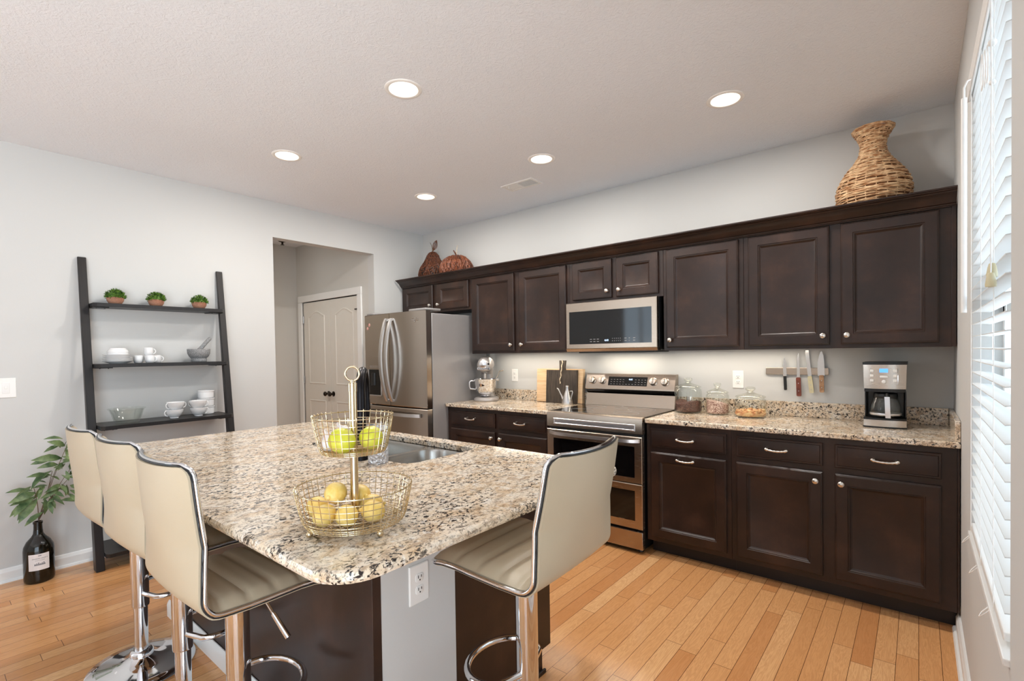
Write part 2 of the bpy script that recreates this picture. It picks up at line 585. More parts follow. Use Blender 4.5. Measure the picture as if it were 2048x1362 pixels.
def thing(name, label, cat, loc=(0, 0, 0), group=None):
    o = bpy.data.objects.new(name, None)
    o.empty_display_size = .1
    sc.collection.objects.link(o)
    o.location = loc
    WM[o.name] = Matrix.Translation(loc)
    return tag(o, label, cat, group)
def struct(name, b, mat, smooth=None, parent=None):
    o = obj(name, b, mat, parent, smooth)
    if parent is None: o['kind'] = 'structure'
    return o
def dup(root, loc, rotz=0, label=None, group=None):
    r = root.copy(); sc.collection.objects.link(r)
    r.location = loc; r.rotation_euler = (0, 0, rotz)
    if label: r['label'] = label
    if group: r['group'] = group
    for ch in list(root.children):
        c = ch.copy(); sc.collection.objects.link(c); c.parent = r
        for g in ch.children:
            d = g.copy(); sc.collection.objects.link(d); d.parent = c
    return r
def text(name, s_, size, mat, parent, loc, rot, ext=.0006):
    """lettering as a mesh (made from a font outline)"""
    cu = bpy.data.curves.new(name, 'FONT')
    cu.body = s_; cu.size = size; cu.extrude = ext; cu.align_x = 'CENTER'; cu.align_y = 'CENTER'
    t = bpy.data.objects.new(name, cu)
    sc.collection.objects.link(t)
    dg = bpy.context.evaluated_depsgraph_get()
    me = bpy.data.meshes.new_from_object(t.evaluated_get(dg))
    bpy.data.objects.remove(t); bpy.data.curves.remove(cu)
    me.name = name
    me.materials.clear(); me.materials.append(M[mat])
    me.transform(Matrix.Translation(loc) @ rot)
    me.transform(WM[parent.name].inverted())
    o = bpy.data.objects.new(name, me)
    sc.collection.objects.link(o); o.parent = parent
    return o
FRONT = Matrix.Rotation(PI / 2, 4, 'X')            # text facing -Y
def rrect(x0, x1, y0, y1, r, n=6):
    pts = []
    for cx, cy_, a0 in ((x1 - r, y1 - r, 0), (x0 + r, y1 - r, PI / 2), (x0 + r, y0 + r, PI), (x1 - r, y0 + r, 1.5 * PI)):
        for i in range(n + 1):
            a = a0 + PI / 2 * i / n
            pts.append((cx + r * math.cos(a), cy_ + r * math.sin(a)))
    return pts
def slab(b, x0, x1, y0, y1, z0, z1, rad=.01, ease=.006, hole=None, hole_r=.05):
    """stone slab with rounded corners and eased arris, optionally with a rounded cut-out"""
    prof = [(ease + .015, z1), (ease, z1), (ease * .3, z1 - ease * .3), (0, z1 - ease), (0, z0 + ease), (ease * .3, z0 + ease * .3), (ease, z0), (ease + .015, z0)]
    R = b.loft_rings([[(x, y, z) for x, y in rrect(x0 + i, x1 - i, y0 + i, y1 - i, max(rad - i, .001), 8)] for i, z in prof], caps=(False, False))
    tops, bots = [R[0]], [R[-1]]
    if hole:
        hx0, hx1, hy0, hy1 = hole
        e = .003
        hp = [(-e - .015, z1), (-e, z1), (0, z1 - e), (0, z0 + e), (-e, z0), (-e - .015, z0)]
        H = b.loft_rings([[(x, y, z) for x, y in rrect(hx0 + i, hx1 - i, hy0 + i, hy1 - i, hole_r, 8)] for i, z in hp], caps=(False, False))
        tops.append(H[0]); bots.append(H[-1])
    for loops in (tops, bots):
        if len(loops) == 1:
            b.bm.faces.new(loops[0])
        else:
            es = []
            for lp in loops:
                for i in range(len(lp)):
                    e_ = b.bm.edges.get((lp[i], lp[(i + 1) % len(lp)]))
                    es.append(e_)
            bmesh.ops.triangle_fill(b.bm, use_beauty=True, edges=es)
    return b

# cabinet fronts: nested rectangular rings, front facing -Y by default
DOOR_RINGS = [(0, 0), (0, .014), (.004, .018), (.007, .0185), (.009, .0205), (.057, .0205), (.0595, .0165), (.064, .0165), (.0665, .0135), (.074, .0085), (.078, .0072)]
DRAWER_RINGS = [(0, 0), (0, .012), (.003, .0150), (.011, .0152), (.0135, .0200), (.016, .0205)]
def front_panel(b, x0, x1, z0, z1, yb, rings=DOOR_RINGS, sgn=-1):
    R = [[(x0 + i, yb + sgn * d, z0 + i), (x1 - i, yb + sgn * d, z0 + i), (x1 - i, yb + sgn * d, z1 - i), (x0 + i, yb + sgn * d, z1 - i)] for i, d in rings]
    b.loft(R)
    return b
def knob(parent, x, y, z, sgn=-1, name='knob'):
    prof = [(.0085, 0), (.0085, .002), (.0055, .004), (.005, .012), (.009, .016), (.0155, .020), (.0165, .024), (.015, .028), (.009, .031), (0, .032)]
    b = B().lathe([(r, t) for r, t in prof], (0, 0, 0), 20, 'y')
    if sgn > 0: b.move(Matrix.Rotation(PI, 4, 'Z'))
    b.move(Matrix.Translation((x, y, z)))
    return obj(name, b, 'nickel', parent)
def pull(parent, x, y, z, L=.104):
    b = B()
    n = 14
    pts = []; rad = []
    for i in range(n + 1):
        t = i / n * 2 - 1
        pts.append((x + t * L / 2, y - .026 - .004 * (1 - t * t), z - .004 - .006 * (1 - t * t)))
        rad.append(.0052 + .0022 * (abs(math.sin(t * 9)) ** 3) + (.0015 if abs(t) > .8 else 0))
    b.tube(pts, rad, 10)
    for s_ in (-1, 1):
        b.tube([(x + s_ * L * .44, y + .001, z + .004), (x + s_ * L * .44, y - .014, z + .003), (x + s_ * L * .44, y - .027, z - .003)], [.008, .006, .0075], 12)
        b.ball((x + s_ * L * .5, y - .026, z - .002), .0085)
    return obj('handle', b, 'nickel', parent)

# ------------------------------------------------------------------ the room
XL, ZC, YB = -4.4724, 2.7187, -8.0
CANS = [(-2.163, -2.125), (-3.411, -2.113), (-.953, -.905), (-2.172, -.905), (-3.392, -.9)]
HX, HY = -6.08, -.674            # hall end wall, hall wall with the double doors

struct('floor', B().box(-6.3, .15, YB - .15, .15, -.06, 0), 'floor')

b = B()
es = []
def edge_loop(pts):
    vs = b._v(pts)
    return [b.bm.edges.new((vs[i], vs[(i + 1) % len(vs)])) for i in range(len(vs))]
es += edge_loop([(XL - .12, YB - .1, ZC), (.12, YB - .1, ZC), (.12, .12, ZC), (XL - .12, .12, ZC)])
for cx, cy_ in CANS:
    es += edge_loop([(cx + .074 * math.cos(2 * PI * i / 32), cy_ + .074 * math.sin(2 * PI * i / 32), ZC) for i in range(32)])
bmesh.ops.triangle_fill(b.bm, use_beauty=True, edges=es)
b.box(XL - .12, .12, YB - .1, .12, ZC + .2, ZC + .25)  # unseen cover slab added to keep sky light out
o = struct('ceiling', b, 'ceiling', smooth=0)

struct('wall_back', B().box(XL - .12, .12, 0, .12, 0, ZC + .2), 'wall', 0)
b = B()
b.box(XL - .105, XL, -5.8, -1.72, 0, ZC + .2)
b.box(XL - .105, XL, YB - .1, -7.6, 0, ZC + .2)
b.box(XL - .105, XL, -7.6, -5.8, 0, .12)
b.box(XL - .105, XL, -7.6, -5.8, 2.5, ZC + .2)
b.box(XL - .105, XL, -.674, 0, 0, ZC + .2)
b.box(XL - .105, XL, -1.72, -.674, 2.4106, ZC + .2)
struct('wall_left', b, 'wall', 0)
WY0, WY1, WZ0, WZ1 = -2.234, -1.235, .655, 2.33
b = B()
b.box(0, .13, WY1, .12, 0, ZC + .2)
b.box(0, .13, WY0, WY1, 0, WZ0)
b.box(0, .13, WY0, WY1, WZ1, ZC + .2)
b.box(0, .13, -3.8, WY0, 0, ZC + .2)
b.box(0, .13, -6.4, -3.8, 2.4, ZC + .2)
b.box(0, .13, YB - .1, -6.4, 0, ZC + .2)
struct('wall_right', b, 'wall', 0)
b = B()
b.box(XL - .1, .1, YB - .13, YB, 0, ZC + .2)
struct('wall_rear', b, 'wall', 0)
# hall behind the opening
struct('wall_hall_end', B().box(HX - .1, HX, -3.4, HY, 0, ZC), 'hall_wall', 0)
struct('wall_hall_side', B().box(HX - .1, XL - .105, -3.5, -3.4, 0, ZC), 'hall_wall', 0)
b = B()
D0, D1 = -5.945, -4.765
b.box(HX, D0 - .02, HY, HY + .1, 0, ZC); b.box(D1 + .02, XL - .105, HY, HY + .1, 0, ZC); b.box(D0 - .02, D1 + .02, HY, HY + .1, 2.045, ZC)
struct('wall_hall', b, 'hall_wall', 0)
b = B()
b.box(HX, XL - .11, HY + .6, HY + .65, 0, ZC); b.box(HX - .1, HX, HY + .1, HY + .65, 0, ZC); b.box(HX, XL - .11, HY + .1, HY + .65, 2.3, 2.35)
struct('closet_light_block', b, 'hall_wall', 0)  # unseen box added to stop light leaking around the doors
struct('ceiling_hall', B().box(HX - .1, XL - .105, -3.5, HY + .1, ZC, ZC + .1), 'ceiling', 0)
# double pantry doors
def casing(b, x0, x1, z1, y, w_=.078, t=.018):
    for lo, hi in ((x0 - w_, x0), (x1, x1 + w_)):
        b.box(lo, hi, y - t, y, 0, z1 - .0005, .004)
    b.box(x0 - w_, x1 + w_, y - t, y, z1, z1 + w_, .004)
    return b
struct('trim_1', casing(B(), D0, D1, 2.02, HY), 'white_trim')
dr = bpy.data.objects.new('door_1', None); sc.collection.objects.link(dr); dr['kind'] = 'structure'
dr.location = ((D0 + D1) / 2, HY + .02, 0); WM['door_1'] = Matrix.Translation(dr.location)
def arch_ring(x0, x1, z0, z1, rise, inset, y):
    pts = [(x0 + inset, y, z0 + inset), (x1 - inset, y, z0 + inset)]
    n = 14
    for i in range(n + 1):
        t = i / n
        x = (x1 - inset) + (x0 - x1 + 2 * inset) * t
        h = rise * (.5 - .5 * math.cos(2 * PI * t)) ** .75
        pts.append((x, y, z1 - inset + h))
    return pts
xm = (D0 + D1) / 2
for k, (a, c) in enumerate(((D0 + .003, xm - .0015), (xm + .0015, D1 - .003))):
    b = B()
    yf = HY + .012
    b.box(a, c, yf, yf + .035, .008, 2.012, .0015)
    leaf_o = struct('door_leaf', b, 'door_paint', parent=dr)
    b = B()
    p0, p1 = a + .11, c - .11
    for z0, z1, rise in ((1.03, 1.845, .055), (.2, .84, .0)):
        rings = []
        for ins, dy in ((0, 0.0005), (.004, -.005), (.012, -.006), (.02, -.001), (.03, 0.0)):
            if rise: rings.append(arch_ring(p0, p1, z0, z1, rise, ins, yf + dy))
            else: rings.append([(p0 + ins, yf + dy, z0 + ins), (p1 - ins, yf + dy, z0 + ins), (p1 - ins, yf + dy, z1 - ins), (p0 + ins, yf + dy, z1 - ins)])
        b.loft(rings, caps=(False, False))
    struct('panel_molding', b, 'door_paint', parent=leaf_o)
    kx = (xm - .05) if k == 0 else (xm + .05)
    b = B().lathe([(.03, 0), (.03, .005), (.012, .009), (.010, .03), (.020, .036), (.027, .046), (.026, .056), (.018, .064), (0, .066)], (0, 0, 0), 24, 'y')
    b.move(Matrix.Translation((kx, yf, .925)))
    struct('door_knob', b, 'bronze', parent=leaf_o)
    hx = a if k == 0 else c
    for hz in (.25, 1.077, 1.81):
        b = B().box(hx - .012, hx + .012, yf - .006, yf - .001, hz - .045, hz + .045, .001)
        b.cyl((hx, yf - .008, hz - .045), (hx, yf - .008, hz + .045), .006, 10)
        struct('hinge', b, 'hinge_steel', parent=leaf_o)
b = B().box(D1 - .07, D1 + .02, HY - .004, HY + .011, 1.86, 1.872, .002)
struct('door_stop', b, 'bronze', parent=dr)
# baseboards
def base_run(name, axis, a, c, pos, sgn, h=.083):
    """board along x or y; sgn = direction it sticks out"""
    prof = [(0, 0), (.016, 0), (.016, h - .022), (.012, h - .014), (.009, h - .004), (.004, h), (0, h)]
    poly = [(pos + sgn * d, z) for d, z in prof]
    b = B().prism(poly, 'y' if axis == 'y' else 'x', a, c)
    shoe = [(pos + sgn * d, z) for d, z in ((.016, 0), (.029, 0), (.028, .006), (.024, .013), (.016, .017))]
    b.prism(shoe, 'y' if axis == 'y' else 'x', a, c)
    return struct(name, b, 'white_trim')
base_run('baseboard_left', 'y', -5.8, -1.72, XL, 1)
base_run('baseboard_right', 'y', -3.8, -.56, 0, -1)
base_run('baseboard_hall_end', 'y', -3.4, HY, HX, 1)
# window in the right wall
win = bpy.data.objects.new('window_1', None); sc.collection.objects.link(win); win['kind'] = 'structure'
win.location = (.1, (WY0 + WY1) / 2, WZ0); WM['window_1'] = Matrix.Translation(win.location)
def window_parts(par, axis, fixed, a0, a1, z0, z1, mid=True, vmid=False, glass='pane'):
    b = B()
    def bx(p0, p1, q0, q1):
        if axis == 'y': b.box(fixed, fixed + .045, p0, p1, q0, q1, .003)
        else: b.box(p0, p1, fixed, fixed + .045, q0, q1, .003)
    fw = .045
    bx(a0, a0 + fw, z0, z1); bx(a1 - fw, a1, z0, z1); bx(a0, a1, z0, z0 + fw); bx(a0, a1, z1 - fw, z1)
    if mid: bx(a0, a1, (z0 + z1) / 2 - .025, (z0 + z1) / 2 + .025)
    if vmid: bx((a0 + a1) / 2 - .03, (a0 + a1) / 2 + .03, z0, z1)
    struct('window_frame', b, 'white_trim', parent=par)
    b = B()
    if axis == 'y': b.box(fixed + .02, fixed + .024, a0 + .01, a1 - .01, z0 + .01, z1 - .01)
    else: b.box(a0 + .01, a1 - .01, fixed + .02, fixed + .024, z0 + .01, z1 - .01)
    struct('pane', b, glass, 0, parent=par)
window_parts(win, 'y', .08, WY0, WY1, WZ0, WZ1, glass='dimmed_pane')
struct('window_sill', B().box(-.012, .079, WY0 + .001, WY1 - .001, WZ0, WZ0 + .018, .003), 'white_trim', parent=win)
for nm, ax, fx, a0, a1, z0, z1, vm in (('unseen_window', 'y', .05, -6.4, -3.8, 0.0, 2.4, True), ('added_window', 'y', XL - .1, -7.6, -5.8, .12, 2.5, True)):  # unseen windows: left one added, right one enlarged, for more daylight
    e = bpy.data.objects.new(nm, None); sc.collection.objects.link(e); e['kind'] = 'structure'; WM[nm] = ident()
    window_parts(e, ax, fx, a0, a1, z0, z1, mid=not vm, vmid=vm)

# ------------------------------------------------------------------ recessed lights
can_names = ['recessed ceiling light nearest the camera, above the island', 'recessed ceiling light nearest the shelf wall, above the island end',
             'recessed ceiling light nearest the window, below the wicker vase line', 'recessed ceiling light in line with the microwave beside the air vent',
             'recessed ceiling light nearest the refrigerator']
can_names[2] = 'recessed ceiling light nearest the window and the wicker vase'
for (cx, cy_), lb in zip(CANS, can_names):
    t = thing('recessed_light', lb, 'ceiling light', (cx, cy_, ZC), 'recessed ceiling lights')
    b = B().lathe([(.071, .02), (.0735, .0), (.0745, -.004), (.082, -.006), (.093, -.004), (.0955, -.0005), (.0955, .0), (.074, .0005)], (cx, cy_, ZC), 40, caps=(False, False))
    obj('trim_ring', b, 'can_white', t)
    b = B().loft([[(cx + r * math.cos(2 * PI * i / 40), cy_ + r * math.sin(2 * PI * i / 40), ZC + z) for i in range(40)] for r, z in ((.073, -.001), (.070, .012), (.056, .075), (.052, .09))], caps=(False, False))
    obj('reflector', b, 'can_white', t)
    b = B().lathe([(.0535, .095), (.053, .082), (.040, .072), (.02, .067), (0, .066)], (cx, cy_, ZC), 40)
    obj('lamp_lens', b, 'lamp_disc', t)
    area_light('recessed_light_lamp', (cx, cy_, ZC - .012), (0, 0, 0), .13, .13, CAN_WATTS, (1.0, .95, .89), shape='DISK')

area_light('hall_fill_lamp', (-5.3, -2.2, ZC - .05), (0, 0, 0), .3, .3, 8.0, (1.0, .93, .84), shape='DISK')  # unseen lamp without a fixture, added to brighten the hall doors

# ------------------------------------------------------------------ upper cabinets
UF, UZ0, UZ1, DZ0, DZ1 = -.3245, 1.362, 2.10, 1.385, 2.072
def upper(label, x0, x1, z0, doors, knob_side, label_word='wall cabinet'):
    t = thing('wall_cabinet', label, 'kitchen cabinet', ((x0 + x1) / 2, -.16, z0), 'dark wall cabinets')
    b = B().box(x0, x1, UF, -.001, z0, UZ1, .0012, 1)
    obj('cabinet_body', b, 'espresso', t)
    for (d0, d1), ks in zip(doors, knob_side):
        dz0 = z0 + .023
        d = obj('door', front_panel(B(), d0, d1, dz0, DZ1, UF - .001), 'espresso', t)
        kx = d0 + .03 if ks == 'L' else d1 - .03
        knob(d, kx, UF - .0215, dz0 + .052)
    return t
upper('short two-door dark cabinet above the refrigerator', -4.452, -3.4195, 1.79, [(-4.415, -3.949), (-3.887, -3.446)], 'RL')
upper('dark two-door wall cabinet above the stand mixer', -3.4185, -2.3225, UZ0, [(-3.393, -2.892), (-2.832, -2.348)], 'RL')
upper('short two-door dark cabinet above the microwave', -2.3215, -1.540, 1.752, [(-2.285, -1.940), (-1.900, -1.573)], 'RL')
upper('single-door dark wall cabinet above the glass jars', -1.539, -1.0115, UZ0, [(-1.514, -1.040)], 'L')
tr_ = upper('dark two-door wall cabinet beside the window, above the coffee maker', -1.0105, -.004, UZ0, [(-.981, -.548), (-.493, -.069)], 'RL')
obj('filler_strip', B().box(-.022, -.0042, UF - .008, UF + .01, UZ0, UZ1 - .02, .001), 'espresso', tr_)
# crown moulding
prof = [(0, 2.078), (-.012, 2.078), (-.014, 2.083), (-.020, 2.084), (-.022, 2.090), (-.030, 2.094), (-.036, 2.104), (-.044, 2.116), (-.056, 2.128), (-.072, 2.138), (-.076, 2.144), (-.086, 2.146), (-.090, 2.152), (-.098, 2.153), (-.098, 2.161), (-.084, 2.161), (-.030, 2.112), (-.008, 2.1015), (0, 2.1015)]
b = B().prism([(UF + y, z) for y, z in prof], 'x', -4.446, -.003)
tag(obj('crown_molding', b, 'espresso', loc=(-2.2, -.37, 2.078)), 'dark crown molding running along the top of the wall cabinets', 'molding')

# ------------------------------------------------------------------ base cabinets
BF = -.6125
def base_cab(label, x0, x1, cols, toe0=None, pullout=False, group='dark base cabinets'):
    t = thing('base_cabinet', label, 'kitchen cabinet', ((x0 + x1) / 2, -.3, 0), group)
    b = B().box(x0, x1, BF, -.001, .098, .8835, .0012, 1)
    obj('cabinet_body', b, 'espresso', t)
    obj('toe_kick', B().box(x0, x1, -.5262, -.5, 0, .0975), 'toe', t)
    for x0d, x1d, ks in cols:
        d = obj('drawer', front_panel(B(), x0d, x1d, .729, .852, BF - .001, DRAWER_RINGS), 'espresso', t)
        pull(d, (x0d + x1d) / 2, BF - .0215, .797)
        d = obj('door', front_panel(B(), x0d, x1d, .130, .696, BF - .001), 'espresso', t)
        if ks == 'P': pull(d, (x0d + x1d) / 2, BF - .0215, .668)
        else: knob(d, (x0d + .03) if ks == 'L' else (x1d - .03), BF - .0215, .648)
    return t
base_cab('dark base cabinet with drawers and two doors below the stand mixer', -3.462, -2.331, [(-3.412, -2.886, 'R'), (-2.846, -2.35, 'L')])
base_cab('narrow dark base cabinet beside the range, bar pulls on drawer and door', -1.548, -1.0145, [(-1.516, -1.041, 'P')])
tb = base_cab('wide dark base cabinet below the coffee maker, two drawers over two doors', -1.0135, -.012, [(-.984, -.549, 'R'), (-.494, -.068, 'L')])
obj('filler_strip', B().box(-.0118, -.0035, BF - .006, BF + .02, .1, .88, .001), 'espresso', tb)

# ------------------------------------------------------------------ worktops
t = thing('worktop', 'granite worktop between refrigerator and range', 'countertop', (-2.9, -.32, .884), 'granite worktops')
obj('slab', slab(B(), -3.4655, -2.3265, -.6425, -.001, .884, .914, .004), 'granite', t)
obj('backsplash', B().box(-3.4655, -2.3265, -.021, -.001, .9142, 1.012, .002), 'granite', t)
t = thing('worktop', 'granite worktop from the range to the window wall, under jars and coffee maker', 'countertop', (-.77, -.32, .884), 'granite worktops')
obj('slab', slab(B(), -1.5505, -.0015, -.6425, -.001, .884, .914, .004), 'granite', t)
obj('backsplash', B().box(-1.5505, -.0225, -.021, -.001, .9142, 1.012, .002), 'granite', t)
obj('side_splash', B().box(-.0215, -.0015, -.625, -.001, .9142, 1.012, .002), 'granite', t)

# ------------------------------------------------------------------ refrigerator
FX0, FX1, FYF = -4.386, -3.4685, -.872
t = thing('refrigerator', 'stainless french-door refrigerator with ice dispenser, between doorway and worktop', 'refrigerator', ((FX0 + FX1) / 2, -.45, 0))
obj('cabinet_body', B().box(FX0 + .006, FX1 - .006, -.785, -.06, .03, 1.732, .006), 'fridge_side', t)
obj('feet', B().box(FX0 + .03, FX1 - .03, -.75, -.1, 0, .03), 'black_plastic', t)
obj('gasket', B().box(FX0 + .012, FX1 - .012, -.797, -.786, .06, 1.735), 'black_plastic', t)
def fridge_door(name, x0, x1, z0, z1):
    # gently crowned front
    n = 10
    def outline(ins, y):
        pts = []
        for i in range(n + 1):
            t_ = i / n
            xx = x0 + ins + (x1 - x0 - 2 * ins) * t_
            X = (xx - FX0) / (FX1 - FX0) * 2 - 1
            pts.append((xx, FYF + .016 * X * X + y, 0))
        return pts
    b = B()
    ring = lambda z, ins: [(p[0], p[1] + ins * .6, z) for p in outline(ins, 0)] + [(x1 - .003, -.798, z), (x0 + .003, -.798, z)]
    b.loft([ring(z0, .006), ring(z0 + .006, 0), ring(z1 - .006, 0), ring(z1, .006)])
    return obj(name, b, 'steel_dark', t, 30)
xs = -3.972
dl = fridge_door('door', FX0, xs - .0025, .885, 1.757)
dr_ = fridge_door('door', xs + .0025, FX1, .885, 1.757)
dz = fridge_door('freezer_drawer', FX0, FX1, .07, .872)
def fhandle(par, x, sgn):
    b = B()
    n = 24
    rings = []
    for i in range(n + 1):
        t_ = i / n
        z = .925 + (1.705 - .925) * t_
        s_ = math.sin(PI * t_)
        cx = x
        cyf = FYF - .010 - .072 * s_ ** .8
        w_ = .0165 - .003 * (1 - s_)
        rings.append([(cx - w_, cyf - .009, z), (cx + w_, cyf - .009, z), (cx + w_ + .001, cyf + .009, z), (cx - w_ - .001, cyf + .009, z)])
    b.loft(rings)
    for zz in (.935, 1.695): b.box(x - .012, x + .012, FYF - .02, FYF + .012, zz - .012, zz + .012, .003)
    return obj('handle', b, 'steel_light', par, 25)
fhandle(dl, xs - .038, -1)
fhandle(dr_, xs + .040, 1)
b = B()
rings = []
for i in range(17):
    t_ = i / 16
    x = FX0 + .05 + (FX1 - FX0 - .13) * t_
    bow = .045 * (1 - (2 * t_ - 1) ** 4)
    rings.append([(x, FYF - .004 - bow - .008, .800), (x, FYF - .004 - bow + .008, .797), (x, FYF - .004 - bow + .008, .829), (x, FYF - .004 - bow - .008, .826)])
b.loft(rings)
obj('handle', b, 'steel_light', dz, 25)
# dispenser
b = B()
dx0, dx1, dzz0, dzz1 = -4.318, -4.113, .965, 1.35
yd = FYF + .004
b.box(dx0, dx1, yd - .006, yd + .01, 1.222, dzz1, .003)
disp = obj('dispenser', b, 'steel_dark', t)
b = B()
for p in ((dx0, dx0 + .008, dzz0, 1.222), (dx1 - .008, dx1, dzz0, 1.222), (dx0, dx1, dzz0, dzz0 + .012)):
    b.box(p[0], p[1], yd - .007, yd + .01, p[2], p[3], .002)
obj('dispenser_frame', b, 'steel_light', disp)
b = B().box(dx0 + .008, dx1 - .008, yd - .002, yd + .008, dzz0 + .012, 1.222)
obj('dispenser_recess', b, 'black_gloss', disp)
b = B().lathe([(.032, 0), (.032, .12), (.0, .121)], (-4.235, yd + .012, 1.07), 20)
obj('dispenser_paddle', b, 'black_plastic', disp)
b = B()
for i in range(6):
    for k in range(2): b.box(dx0 + .03 + i * .026, dx0 + .044 + i * .026, yd - .0068, yd - .005, 1.243 + k * .012, 1.248 + k * .012)
obj('panel_print', b, 'marks', disp)
obj('hinge_cover', B().box(-3.72, -3.485, -.845, -.66, 1.7575, 1.778, .008), 'fridge_side', t)
obj('hinge_cover', B().box(-4.37, -4.25, -.845, -.66, 1.7575, 1.778, .008), 'fridge_side', t)
# chrome emblem: a swirl ring around a leaf shape, with a small base line
b = B()
ey = FYF + .0035
pts = [(-3.607 + .045 * math.cos(a), ey, 1.680 + .008 * math.sin(a) - .004 * math.cos(a)) for a in [i / 30 * 1.75 * PI + .4 for i in range(31)]]
b.tube(pts, [.0008 + .0016 * i / 30 for i in range(31)], 6)
b.ball((-3.600, ey, 1.692), .006, (1.2, .3, .8), 10, 6); b.ball((-3.612, ey, 1.660), .006, (.6, .3, 1.2), 10, 6)
obj('emblem', b, 'chrome', dr_)
for mx, mz, rr_, mm, lb in ((-4.303, 1.661, .017, 'pink', 'upper round pink magnet on the left refrigerator door'), (-4.333, 1.627, .015, 'pink', 'lower round pink magnet on the left refrigerator door'), (-4.318, 1.665, .012, 'red_dark', 'small dark red magnet behind the upper pink one on the refrigerator')):
    mt_ = Matrix.Translation((mx, FYF + .0145, mz))
    b = B().lathe([(rr_, 0), (rr_, .004 if mm == 'pink' else .002), (rr_ * .8, .006 if mm == 'pink' else .003), (0, .006 if mm == 'pink' else .003)], (0, 0, 0), 20, 'y').move(mt_)
    tag(obj('fridge_magnet', b, mm, loc=(mx, FYF + .0145, mz)), lb, 'magnet', 'magnets on the refrigerator')

# ------------------------------------------------------------------ microwave
mx0, mx1, my, mz0, mz1 = -2.3205, -1.5655, -.385, 1.366, 1.751
t = thing('microwave', 'stainless over-the-range microwave with black glass door', 'microwave', (-1.94, -.2, mz0))
obj('housing', B().box(mx0 + .004, mx1 - .001, my + .045, -.002, mz0 + .004, mz1, .003), 'black_plastic', t)
b = B()
def frame4(b, x0, x1, z0, z1, wx0, wx1, wz0, wz1, y, t_=.035, ch=.004):
    out = [(0, t_), (0, ch), (ch, 0)]
    rings = [[(x0 + i, y + d, z0 + i), (x1 - i, y + d, z0 + i), (x1 - i, y + d, z1 - i), (x0 + i, y + d, z1 - i)] for i, d in out]
    rings += [[(wx0, y + d, wz0), (wx1, y + d, wz0), (wx1, y + d, wz1), (wx0, y + d, wz1)] for d in (0, .004, t_)]
    rings.append(rings[0])
    b.loft(rings, caps=(False, False))
    return b
d = obj('door_frame', frame4(B(), mx0, mx1, mz0 + .022, mz1, -2.290, -1.604, 1.424, 1.681, my), 'steel_h', t, 20)
b = B().prism([(my, mz0 + .0215), (my + .012, mz0), (my + .06, mz0), (my + .06, mz0 + .0215)], 'x', mx0, mx1)
obj('lower_lip', b, 'steel_dark', t, 20)
obj('door_glass', B().box(-2.291, -1.603, my + .003, my + .03, 1.4235, 1.6815), 'black_gloss', d)
b = B()
gy = my + .0025
for i in range(3):
    for k in range(2): b.box(-2.105 + i * .03, -2.087 + i * .03, gy - .0006, gy, 1.440 + k * .018, 1.444 + k * .018)
obj('panel_print', b, 'marks', d)
b = B()
for i in range(5):
    for k in range(2): b.box(-1.915 + i * .016, -1.911 + i * .016, gy - .0006, gy, 1.441 + k * .018, 1.447 + k * .018)
obj('panel_print', b, 'marks', d)
b = B()
for i in range(3):
    for k in range(2): b.box(-1.815 + i * .034, -1.798 + i * .034 - (i % 2) * .008, gy - .0006, gy, 1.441 + k * .018, 1.446 + k * .018)
obj('panel_print', b, 'marks', d)
text('clock_digits', '4:41', .021, 'digits', d, (-1.962, gy, 1.449), FRONT)
obj('vent_panel', B().box(-2.25, -1.62, my + .075, -.03, mz0 - .012, mz0 + .003, .003), 'black_plastic', t)
area_light('cooktop_lamp', (-1.94, -.14, mz0 - .016), (0, 0, 0), .5, .06, 1.4, (1, .88, .72))
for lx in (-2.85, -1.15): area_light('under_cabinet_lamp', (lx, -.16, UZ0 - .004), (0, 0, 0), .9, .06, 1.7, (1, .90, .76))

# ------------------------------------------------------------------ range
rx0, rx1, ry = -2.3215, -1.5555, -.668
t = thing('range', 'stainless electric range with black glass cooktop under the microwave', 'oven range', (-1.94, -.33, 0))
obj('body', B().box(rx0 + .003, rx1 - .003, ry + .035, -.03, .03, .895, .002), 'black_plastic', t)
for fx in (rx0 + .05, rx1 - .05):
    for fy in (ry + .07, -.1):
        obj('foot', B().cyl((fx, fy, 0), (fx, fy, .031), .022, 16, .016), 'black_plastic', t)
b = B()
rim = [(ry, .808), (ry, .9), (ry + .004, .914), (ry + .03, .9195), (ry + .045, .9195), (ry + .045, .895), (ry + .04, .808)]
b.prism(rim, 'x', rx0, rx1)
p = obj('front_panel', b, 'steel_h', t, 20)
b = B()
rg = [(0, 0), (.004, .004), (.008, .004)]
b.loft([[(-2.262 + i, ry - .0008 + d_, .826 + i), (-1.606 - i, ry - .0008 + d_, .826 + i), (-1.606 - i, ry - .0008 + d_, .871 - i), (-2.262 + i, ry - .0008 + d_, .871 - i)] for i, d_ in ((0, 0), (.003, -.003), (.007, -.003), (.010, 0))], caps=(False, True))
obj('panel_recess', b, 'steel_light', p)
obj('cooktop', B().box(rx0, rx1, ry + .0455, -.095, .896, .9205, .002), 'black_gloss', t)
b = B()
for bx_, by_, br_ in ((-2.14, -.52, .115), (-1.75, -.50, .09), (-2.14, -.24, .08), (-1.75, -.24, .1), (-1.94, -.2, .05)):
    pts = [(bx_ + br_ * math.cos(2 * PI * i / 40), by_ + br_ * math.sin(2 * PI * i / 40), .9206) for i in range(40)]
    b.tube(pts, .0008, 4, True)
obj('burner_rings', b, 'marks', t)
